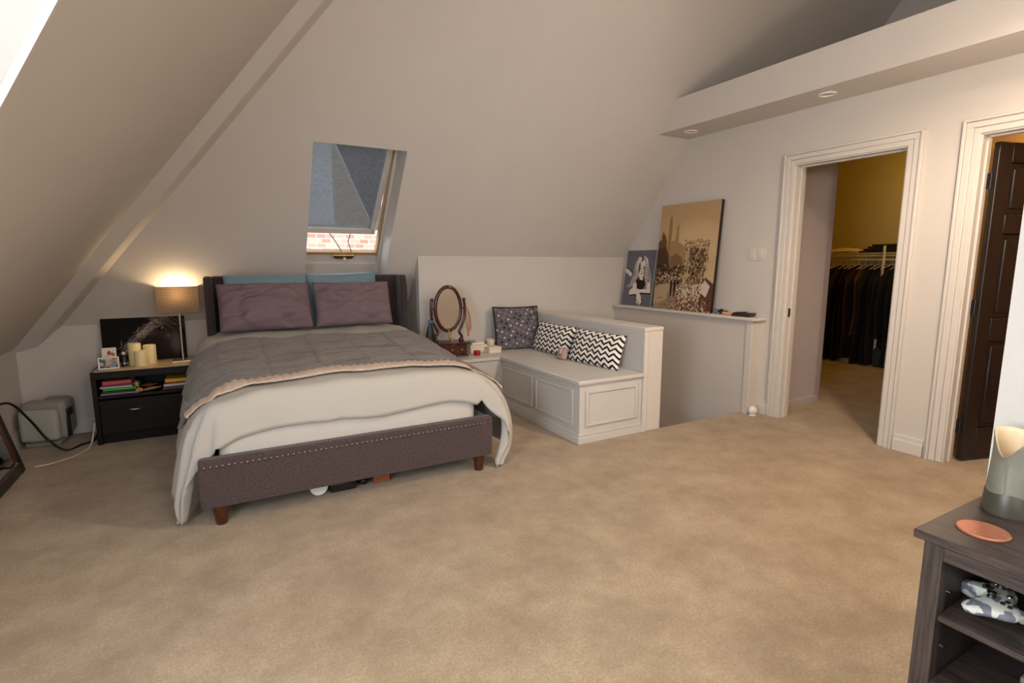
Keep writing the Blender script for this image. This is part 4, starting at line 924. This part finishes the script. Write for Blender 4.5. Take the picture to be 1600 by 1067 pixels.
for x in (.30, .36, .42, .48): c.poly([(x - .02, .70), (x + .025, .70), (x + .02, .86), (x - .005, .88)], (38, 26, 22)); c.specks(3, x - .01, x + .02, .69, .71, .008, .014, [(210, 186, 160)], rng)
c.specks(520, .48, .88, .34, .62, .004, .012, [(120, 92, 58), (150, 122, 82), (88, 62, 38), (196, 172, 130), (60, 42, 28)], rng, .7); c.specks(380, .58, .84, .42, .74, .005, .017, [(44, 30, 22), (70, 48, 32), (96, 70, 46), (150, 128, 96)], rng, .8)
c.specks(420, .40, .80, .76, .95, .005, .014, [(226, 210, 188), (200, 176, 150), (120, 80, 60), (56, 36, 28), (238, 226, 206)], rng, .85); c.specks(300, .40, .98, .88, 1.0, .005, .016, [(96, 52, 38), (150, 96, 76), (206, 184, 160), (52, 32, 26)], rng, .8); c.specks(50, 0, .4, .88, 1.0, .006, .02, [(110, 88, 70), (180, 160, 136), (88, 66, 52)], rng, .6)
c.specks(40, .45, .56, .66, .76, .01, .02, [(196, 176, 130), (150, 132, 92)], rng, .7)
c.mesh('print', W_, H_, M['print'], cp2)
m = MB(); m.box((0, .0015, 0), (W_, .034, H_)); m.build('stretcher', M['black'], cp2)
it = thing('sunglasses', 'folded black sunglasses with blue lenses on the stair ledge', 'glasses', (4.005, 3.285, .841), (0, 0, lean(-92)))
for sg in (-1, 1):
    m = MB(); m.sphere((sg * .034, 0, .026), .026, 12, (1.15, .45, .95)); m.build('lens', M['skycloth'] if sg < 0 else M['darkplastic'], it, smooth=180)
    m = MB(); m.rod((sg * .062, 0, .034), (-sg * .055, .03, .012), .005); m.build('temple', M['darkplastic'], it)
m = MB(); m.rod((-.01, 0, .034), (.01, 0, .034), .005); m.build('bridge', M['darkplastic'], it)
cs_ = thing('trinket_case', 'small peach case between sunglasses and wallet on the ledge', 'case', (3.995, 3.19, .841)); m = MB(); m.box((-.025, -.035, 0), (.025, .035, .028)); m.build('shell', M['peachitem'], cs_, bevel=.011, seg=3); m = MB(); m.rod((-.01, -.02, .028), (.01, .02, .03), .008); m.build('strap', M['leather'], cs_)
wl = thing('wallet', 'dark brown leather wallet lying at the near end of the ledge', 'wallet', (4.02, 3.04, .841), (lean(0), 0, lean(8)))
m = MB(); m.prism([(-.05, -.085, .0), (-.05, .085, 0), (-.05, .075, .022), (-.05, -.085, .034), (-.05, -.10, .03)], (.10, 0, 0)); m.build('body', M['leather'], wl, bevel=.004)
m = MB(); m.prism([(-.052, -.02, .028), (-.052, .07, .022), (-.052, .06, .034), (-.052, -.02, .04)], (.09, 0, 0)); m.build('flap', M['leather'], wl, bevel=.004)

# switch, stopper, downlights
sw_ = thing('light_switch', 'white double rocker light switch between the ledge pictures and closet door', 'switch', (XR, 3.005, 1.375))
m = MB(); m.box((-.006, -.085, -.052), (0, .085, .052)); m.build('plate', M['trim'], sw_, bevel=.003)
for y in (-.04, .04):
    m = MB(); m.box((-.011, y - .022, -.034), (-.005, y + .022, .034)); m.build('rocker', M['trim'], sw_, bevel=.002)
ds = thing('door_stopper', 'round white door stopper ball at the baseboard beside the closet door', 'door stop', (3.99, 2.86, 0)); m = MB(); m.sphere((0, 0, .043), .040, 16); m.build('ball', M['whiteplastic'], ds, smooth=180); m = MB(); m.lathe([(.001, 0), (.03, 0), (.028, .012), (.001, .012)]); m.build('foot', M['whiteplastic'], ds, smooth=50)
for y, lab in ((3.59, 'unlit recessed downlight in the bulkhead nearer the back slope'), (2.36, 'unlit recessed downlight in the bulkhead above the closet door')):
    r = thing('downlight', lab, 'light', (3.875, y, BZ0))
    MB().lathe([(.040, -.001), (.060, -.001), (.058, -.008), (.042, -.010), (.040, -.001)], caps=False).build('trim_ring', M['whiteplastic'], r, smooth=50)
    MB().lathe([(.001, -.002), (.041, -.003)]).build('lens', plain('frosted_lens', (206, 196, 184)), r, smooth=50)

# ------------------------------------------------------------------ closet contents
SZ, SXF, SXB = 1.425, 7.33, 7.74
ws = thing('wire_shelf', 'white wire closet shelf with hanging rail and upright pole', 'shelf', (7.4, 3.9, SZ)); O = ws.location
m = MB(O)
for x in (SXF, 7.45, 7.6, SXB): m.rod((x, 1.76, SZ), (x, 4.98, SZ), .005, seg=6)
m.rod((SXF, 1.76, SZ - .035), (SXF, 4.98, SZ - .035), .006, seg=6); m.build('rail', M['wire'], ws)
m = MB(O)
for i in range(108):
    y = 1.78 + i * .0296; m.rod((SXF, y, SZ + .004), (SXB, y, SZ + .004), .0028, seg=4); m.rod((SXF, y, SZ), (SXF, y, SZ - .035), .0028, seg=4)
wo = m.build('wires', M['wire'], ws); wo['kind'] = 'stuff'
m = MB(O); m.rod((7.40, 1.76, SZ - .085), (7.40, 4.98, SZ - .085), .012, seg=8); m.build('hanging_rod', M['wire'], ws)
m = MB(O); m.rod((7.315, 3.565, 0), (7.315, 3.565, SZ + .09), .016, seg=8); m.build('pole', M['wire'], ws, smooth=50)
gcols = [((34, 26, 32), 'black'), ((52, 28, 38), 'dark plum'), ((26, 22, 26), 'black'), ((60, 34, 48), 'plum'), ((38, 28, 26), 'dark brown'), ((30, 24, 30), 'black'), ((74, 42, 62), 'purple patterned'), ((112, 72, 56), 'russet'), ((32, 26, 30), 'charcoal'), ((24, 20, 24), 'black'), ((46, 30, 34), 'dark maroon'), ((40, 28, 44), 'dark violet'), ((28, 24, 28), 'charcoal'), ((36, 30, 40), 'slate')]
ords = ['first', 'second', 'third', 'fourth', 'fifth', 'sixth', 'seventh', 'eighth', 'ninth', 'tenth', 'eleventh', 'twelfth', 'thirteenth', 'fourteenth']
for k, (gc, gn) in enumerate(gcols):
    y = 4.36 - k * .078; zb = (.05, .03, .06, .04, .03, .08, .10, .42, .04, .06, .05, .40, .08, .10)[k]
    r = thing('hanging_garment', '%s garment, %s from the left on the closet rail' % (gn, ords[k]), 'garment', (7.40, y, SZ - .085), (0, 0, lean(random.uniform(-14, 14))), 'clothes on the closet rail')
    zt = -.06; Lg = (SZ - .085 - zb)
    def gfn(a, b, k=k, Lg=Lg, zt=zt):
        t = 2 * PI * a; sh = min(1, .35 + b * 6); w = .20 * sh * (1 + .1 * b); th = .022 + .012 * math.sin(3 * t + k) * b + .012 * b
        return Vector((w * math.cos(t) * (1 + .05 * math.sin(b * 7 + k)), th * math.sin(t) + .01 * math.sin(b * 6 + k), zt - .05 * abs(math.cos(t)) - (Lg + zt) * b))
    MB().grid(gfn, 18, 9, closed_u=True).build('cloth', plain('garment_%d' % k, tuple(int(v * .7) for v in gc), .95), r, smooth=180)
    m = MB(); m.tube([(0, 0, .0), (.012, 0, .012), (0, 0, .018), (-.010, 0, .008), (0, 0, -.03), (0, 0, -.055)], .003, 5); m.tube([(-.19, 0, -.115), (0, 0, -.055), (.19, 0, -.115)], .005, 5); m.build('hanger', M['wire'], r)
st_ = thing('folded_clothes', 'pile of folded dark clothes on the closet wire shelf', 'clothes', (7.52, 3.62, SZ + .008))
for k in range(4):
    m = MB(); m.box((-.15, -.30 + .02 * k, .026 * k), (.15, .28 - .05 * k, .026 * k + .024)); m.build('garment', plain('folded_%d' % k, ((24, 20, 22), (44, 36, 36), (30, 26, 30), (20, 18, 20))[k]), st_, bevel=.011, seg=3)
m = MB(); m.grid(lambda a, b: Vector((.26 * (a - .5), .44 * (b - .5), .05 * max(0, (1 - (2 * a - 1) ** 2)) * max(0, 1 - (2 * b - 1) ** 2) ** .6 + .012 * noise.noise(Vector((a * 5, b * 6, 0))) + .012)), 14, 16); tag(m.build('crumpled_cloth', plain('cream_cloth', (222, 206, 170)), None, smooth=180, solid=.012, loc=(7.47, 4.12, SZ + .010)), 'crumpled cream cloth on the wire shelf left of the dark pile', 'cloth')
m = MB(); m.box((-.04, -.13, 0), (.05, .13, .012)); 
sh = thing('shoe', 'pale shoe on the closet floor under the hanging clothes', 'shoe', (7.30, 3.92, 0), (0, 0, lean(-15))); m.build('sole', M['whiteplastic'], sh, bevel=.005); m = MB(); m.sphere((.005, -.02, .02), .05, 12, (.75, 2.1, .7)); m.build('upper', plain('pale_canvas', (206, 186, 150)), sh, smooth=180)
bgx = thing('storage_bag', 'dark green bag on the closet floor right of the pole', 'bag', (7.33, 3.42, 0)); m = MB(); m.box((-.1, -.13, 0), (.1, .13, .24)); m.build('body', plain('dark_green_bag', (52, 56, 46)), bgx, bevel=.03, seg=3); m = MB(); m.tube(spline([(-.1, -.06, .22), (-.105, -.05, .30), (-.105, .05, .30), (-.1, .06, .22)], 5), .006); m.build('handle', plain('dark_green_bag', (52, 56, 46)), bgx)

# ------------------------------------------------------------------ console at the right edge
CX0, CX1, CYE, CZ = 1.36, 1.745, .543, .70
co = thing('tv_console', 'grey wood grain console with open shelves at the lower right', 'console table', ((CX0 + CX1) / 2, -.1, 0)); O = co.location
Y0 = -.75
m = MB(O); m.box((CX0, Y0, CZ - .02), (CX1, CYE, CZ)); m.build('top', M['greywood'], co, bevel=.003)
m = MB(O); m.box((CX0 + .014, Y0 + .02, CZ - .058), (CX0 + .036, CYE - .055, CZ - .02)); m.build('apron', M['greywood'], co, bevel=.002)
for y in (CYE - .056, Y0 + .018):
    for x in (CX0 + .012, CX1 - .05):
        m = MB(O); m.box((x, y, 0), (x + .04, y + .038, CZ - .02)); m.build('leg', M['greywood_v'], co, bevel=.003)
    m = MB(O); m.box((CX0 + .05, y + .008, .06), (CX1 - .05, y + .026, CZ - .02)); m.build('side_panel', M['greywood_v'], co)
m = MB(O); m.box((CX1 - .012, Y0 + .03, .06), (CX1 - .004, CYE - .03, CZ - .02)); m.build('back_panel', M['greywood'], co)
m = MB(O); m.box((CX0 + .02, Y0 + .045, .497), (CX1 - .012, CYE - .056, .512)); m.build('shelf', M['greywood'], co, bevel=.002)
m = MB(O); BSZ = .345; m.box((CX0 + .02, Y0 + .045, BSZ - .018), (CX1 - .012, CYE - .056, BSZ)); m.build('bottom_shelf', M['greywood'], co, bevel=.002)
m = MB(O); m.box((CX0 + .03, -.12, BSZ), (CX1 - .012, -.10, CZ - .02)); m.build('divider', M['greywood_v'], co)
for z_ in (.47, .54, .40, .33):
    m = MB(O); m.rod((CX0 + .09, CYE - .0485, z_), (CX0 + .09, CYE - .052, z_), .004, seg=8); m.build('shelf_pin', M['chrome'], co)
# vase: clay cylinder with a notched rim
va = thing('vase', 'grey green ceramic vase with notched rim and dark base on the console', 'vase', (1.655, .474, CZ))
def vz(k, a, z):
    n = math.exp(-((((a - lean(172) + PI) % (2 * PI)) - PI) / .62) ** 2)
    f = max(0, (z - .10) / .095); return z + f * (-.050 * n + .006 * math.cos(a - lean(60)))
def vfoot(k, a, z): return z if z < .04 else z + .008 * math.cos(a - lean(150)) - .004 * math.sin(3 * a)
MB().lathe([(.001, 0), (.052, 0), (.053, .012), (.0495, .044), (.0478, .048)], (0, 0, 0), 72, 1, .92, vfoot, caps=False).build('foot', M['ceramic_dark'], va, smooth=60)
MB().lathe([(.0492, .036), (.0475, .07), (.0455, .10), (.044, .13), (.0435, .16), (.0445, .186), (.0455, .193), (.044, .196)], (0, 0, 0), 72, 1, .92, vz, caps=False).build('wall', M['ceramic'], va, smooth=60)
MB().lathe([(.044, .196), (.0405, .193), (.039, .186), (.0385, .16), (.039, .13), (.040, .10), (.042, .07), (.043, .036), (.001, .035)], (0, 0, 0), 72, 1, .92, vz, caps=False).build('inside', M['ceramic_in'], va, smooth=60)
m = MB(); m.tube([(-.0470, -.006, .03), (-.0462, -.004, .09), (-.0445, -.002, .13)], .0018, 6); m.build('seam', M['ceramic'], va)
cd = tag(MB((1.477, .458, CZ)).lathe([(.001, 0), (.046, 0), (.048, .003), (.046, .006), (.001, .0065)], (1.477, .458, CZ), 32).build('coaster', M['copper'], None, smooth=40), 'round copper coaster on the console top', 'coaster')
def gamepad(loc, rz, mt, label):
    r = thing('game_controller', label, 'game controller', loc, (lean(0), lean(0), rz)); r.scale = (.87, .87, .95)
    def sd(x, y):
        def cap(ax, ay, bx, by, rr):
            t = max(0, min(1, ((x - ax) * (bx - ax) + (y - ay) * (by - ay)) / ((bx - ax) ** 2 + (by - ay) ** 2))); return math.hypot(x - ax - t * (bx - ax), y - ay - t * (by - ay)) - rr
        d = [cap(-.045, .012, .045, .012, .032), cap(-.048, 0, -.062, -.055, .021), cap(.048, 0, .062, -.055, .021)]
        k = .012; return -k * math.log(sum(math.exp(-v / k) for v in d))
    nA, nR = 120, 12
    rad = []
    for i in range(nA):
        a = 2 * PI * i / nA; lo, hi = 0, .14
        rr = .14
        while rr > 0 and sd(rr * math.cos(a), rr * math.sin(a)) > 0: rr -= .0006
        rad.append(rr)
    def top(a, b):
        i = int(round(a * nA)) % nA; t = 2 * PI * i / nA; x, y = rad[i] * b * math.cos(t), rad[i] * b * math.sin(t)
        e = max(0, 1 - b ** 3) ** .5; g = max(0, -y - .01) * .22; return Vector((x, y, .026 + (.020 - g * .6) * e))
    def bot(a, b):
        v = top(a, b); e = max(0, 1 - b ** 3) ** .5; return Vector((v.x, v.y, .026 - (.018 + max(0, -v.y - .01) * .12) * e))
    m = MB(); m.grid(top, nA, nR, closed_u=True); m.grid(bot, nA, nR, closed_u=True); m.build('body', mt, r, smooth=180, weld=True)
    for x, y in ((-.045, .018), (.022, -.012)):
        m = MB(); m.lathe([(.001, 0), (.010, 0), (.007, .008), (.010, .012), (.009, .015), (.001, .013)], (x, y, .044), 14); m.build('thumbstick', M['darkplastic'], r, smooth=50)
    m = MB(); m.box((-.034, -.0155, .044), (-.012, -.0085, .050)); m.box((-.0265, -.023, .044), (-.0195, -.001, .050)); m.build('direction_pad', M['darkplastic'], r, bevel=.001)
    for x, y in ((.045, .030), (.045, .006), (.033, .018), (.057, .018)):
        m = MB(); m.lathe([(.001, 0), (.005, 0), (.0045, .004), (.001, .005)], (x, y, .0445), 10); m.build('button', M['darkplastic'], r, smooth=50)
    m = MB(); m.lathe([(.001, 0), (.007, 0), (.006, .002), (.001, .002)], (0, .028, .0455), 12); m.build('home_button', M['chrome'], r, smooth=50)
    for sg in (-1, 1):
        m = MB(); m.box((sg * .048 - .018, .036, .016), (sg * .048 + .018, .052, .036)); m.build('trigger', M['greyplastic'], r, bevel=.005)
    return r
gamepad((1.505, .430, .512), lean(-152), M['camo'], 'white and grey camouflage game controller on the console shelf')
rc = thing('speaker', 'small round black speaker with chrome rim behind the game controller', 'speaker', (1.612, .456, .512)); rc.scale = (.8, .8, .9)
m = MB(); m.lathe([(.001, 0), (.036, 0), (.038, .006), (.038, .030), (.033, .036), (.001, .037)], (0, 0, 0), 28); m.build('body', M['darkplastic'], rc, smooth=50)
m = MB(); m.tube([(.0375 * math.cos(2 * PI * i / 32), .0375 * math.sin(2 * PI * i / 32), .031) for i in range(33)], .0028, 6); m.build('rim', M['chrome'], rc, smooth=180)
bxw = box_thing('game_case', (1.492, .303, .512), (.05, .12, .03), plain('mint_card', (200, 214, 196)), 'pale mint box on the console shelf at the frame edge', 'box', lean(0), lid=True)
bxg = box_thing('storage_box', (1.60, .285, BSZ), (.20, .16, .05), plain('olive_grey_card', (118, 116, 104)), 'olive grey box on the bottom shelf of the console', 'box', lean(0), lid=True)

# ------------------------------------------------------------------ groups of alike things
GROUPS = {'bed_pillow': 'mauve pillows on the bed', 'back_pillow': 'blue pillows against the headboard', 'candle': 'pillar candles on the nightstand', 'photo_frame': 'small photo frames on the nightstand',
          'chevron_cushion': 'zigzag cushions on the bench', 'downlight': 'recessed downlights in the bulkhead', 'leaf_dish': 'leaf shaped dishes in the nightstand', 'book': 'books in the nightstand shelf'}
for o in COL.objects:
    b = o.name.split('.')[0]
    if b in GROUPS and 'category' in o and not ('cream lidded box' in o['label']): o['group'] = GROUPS[b]
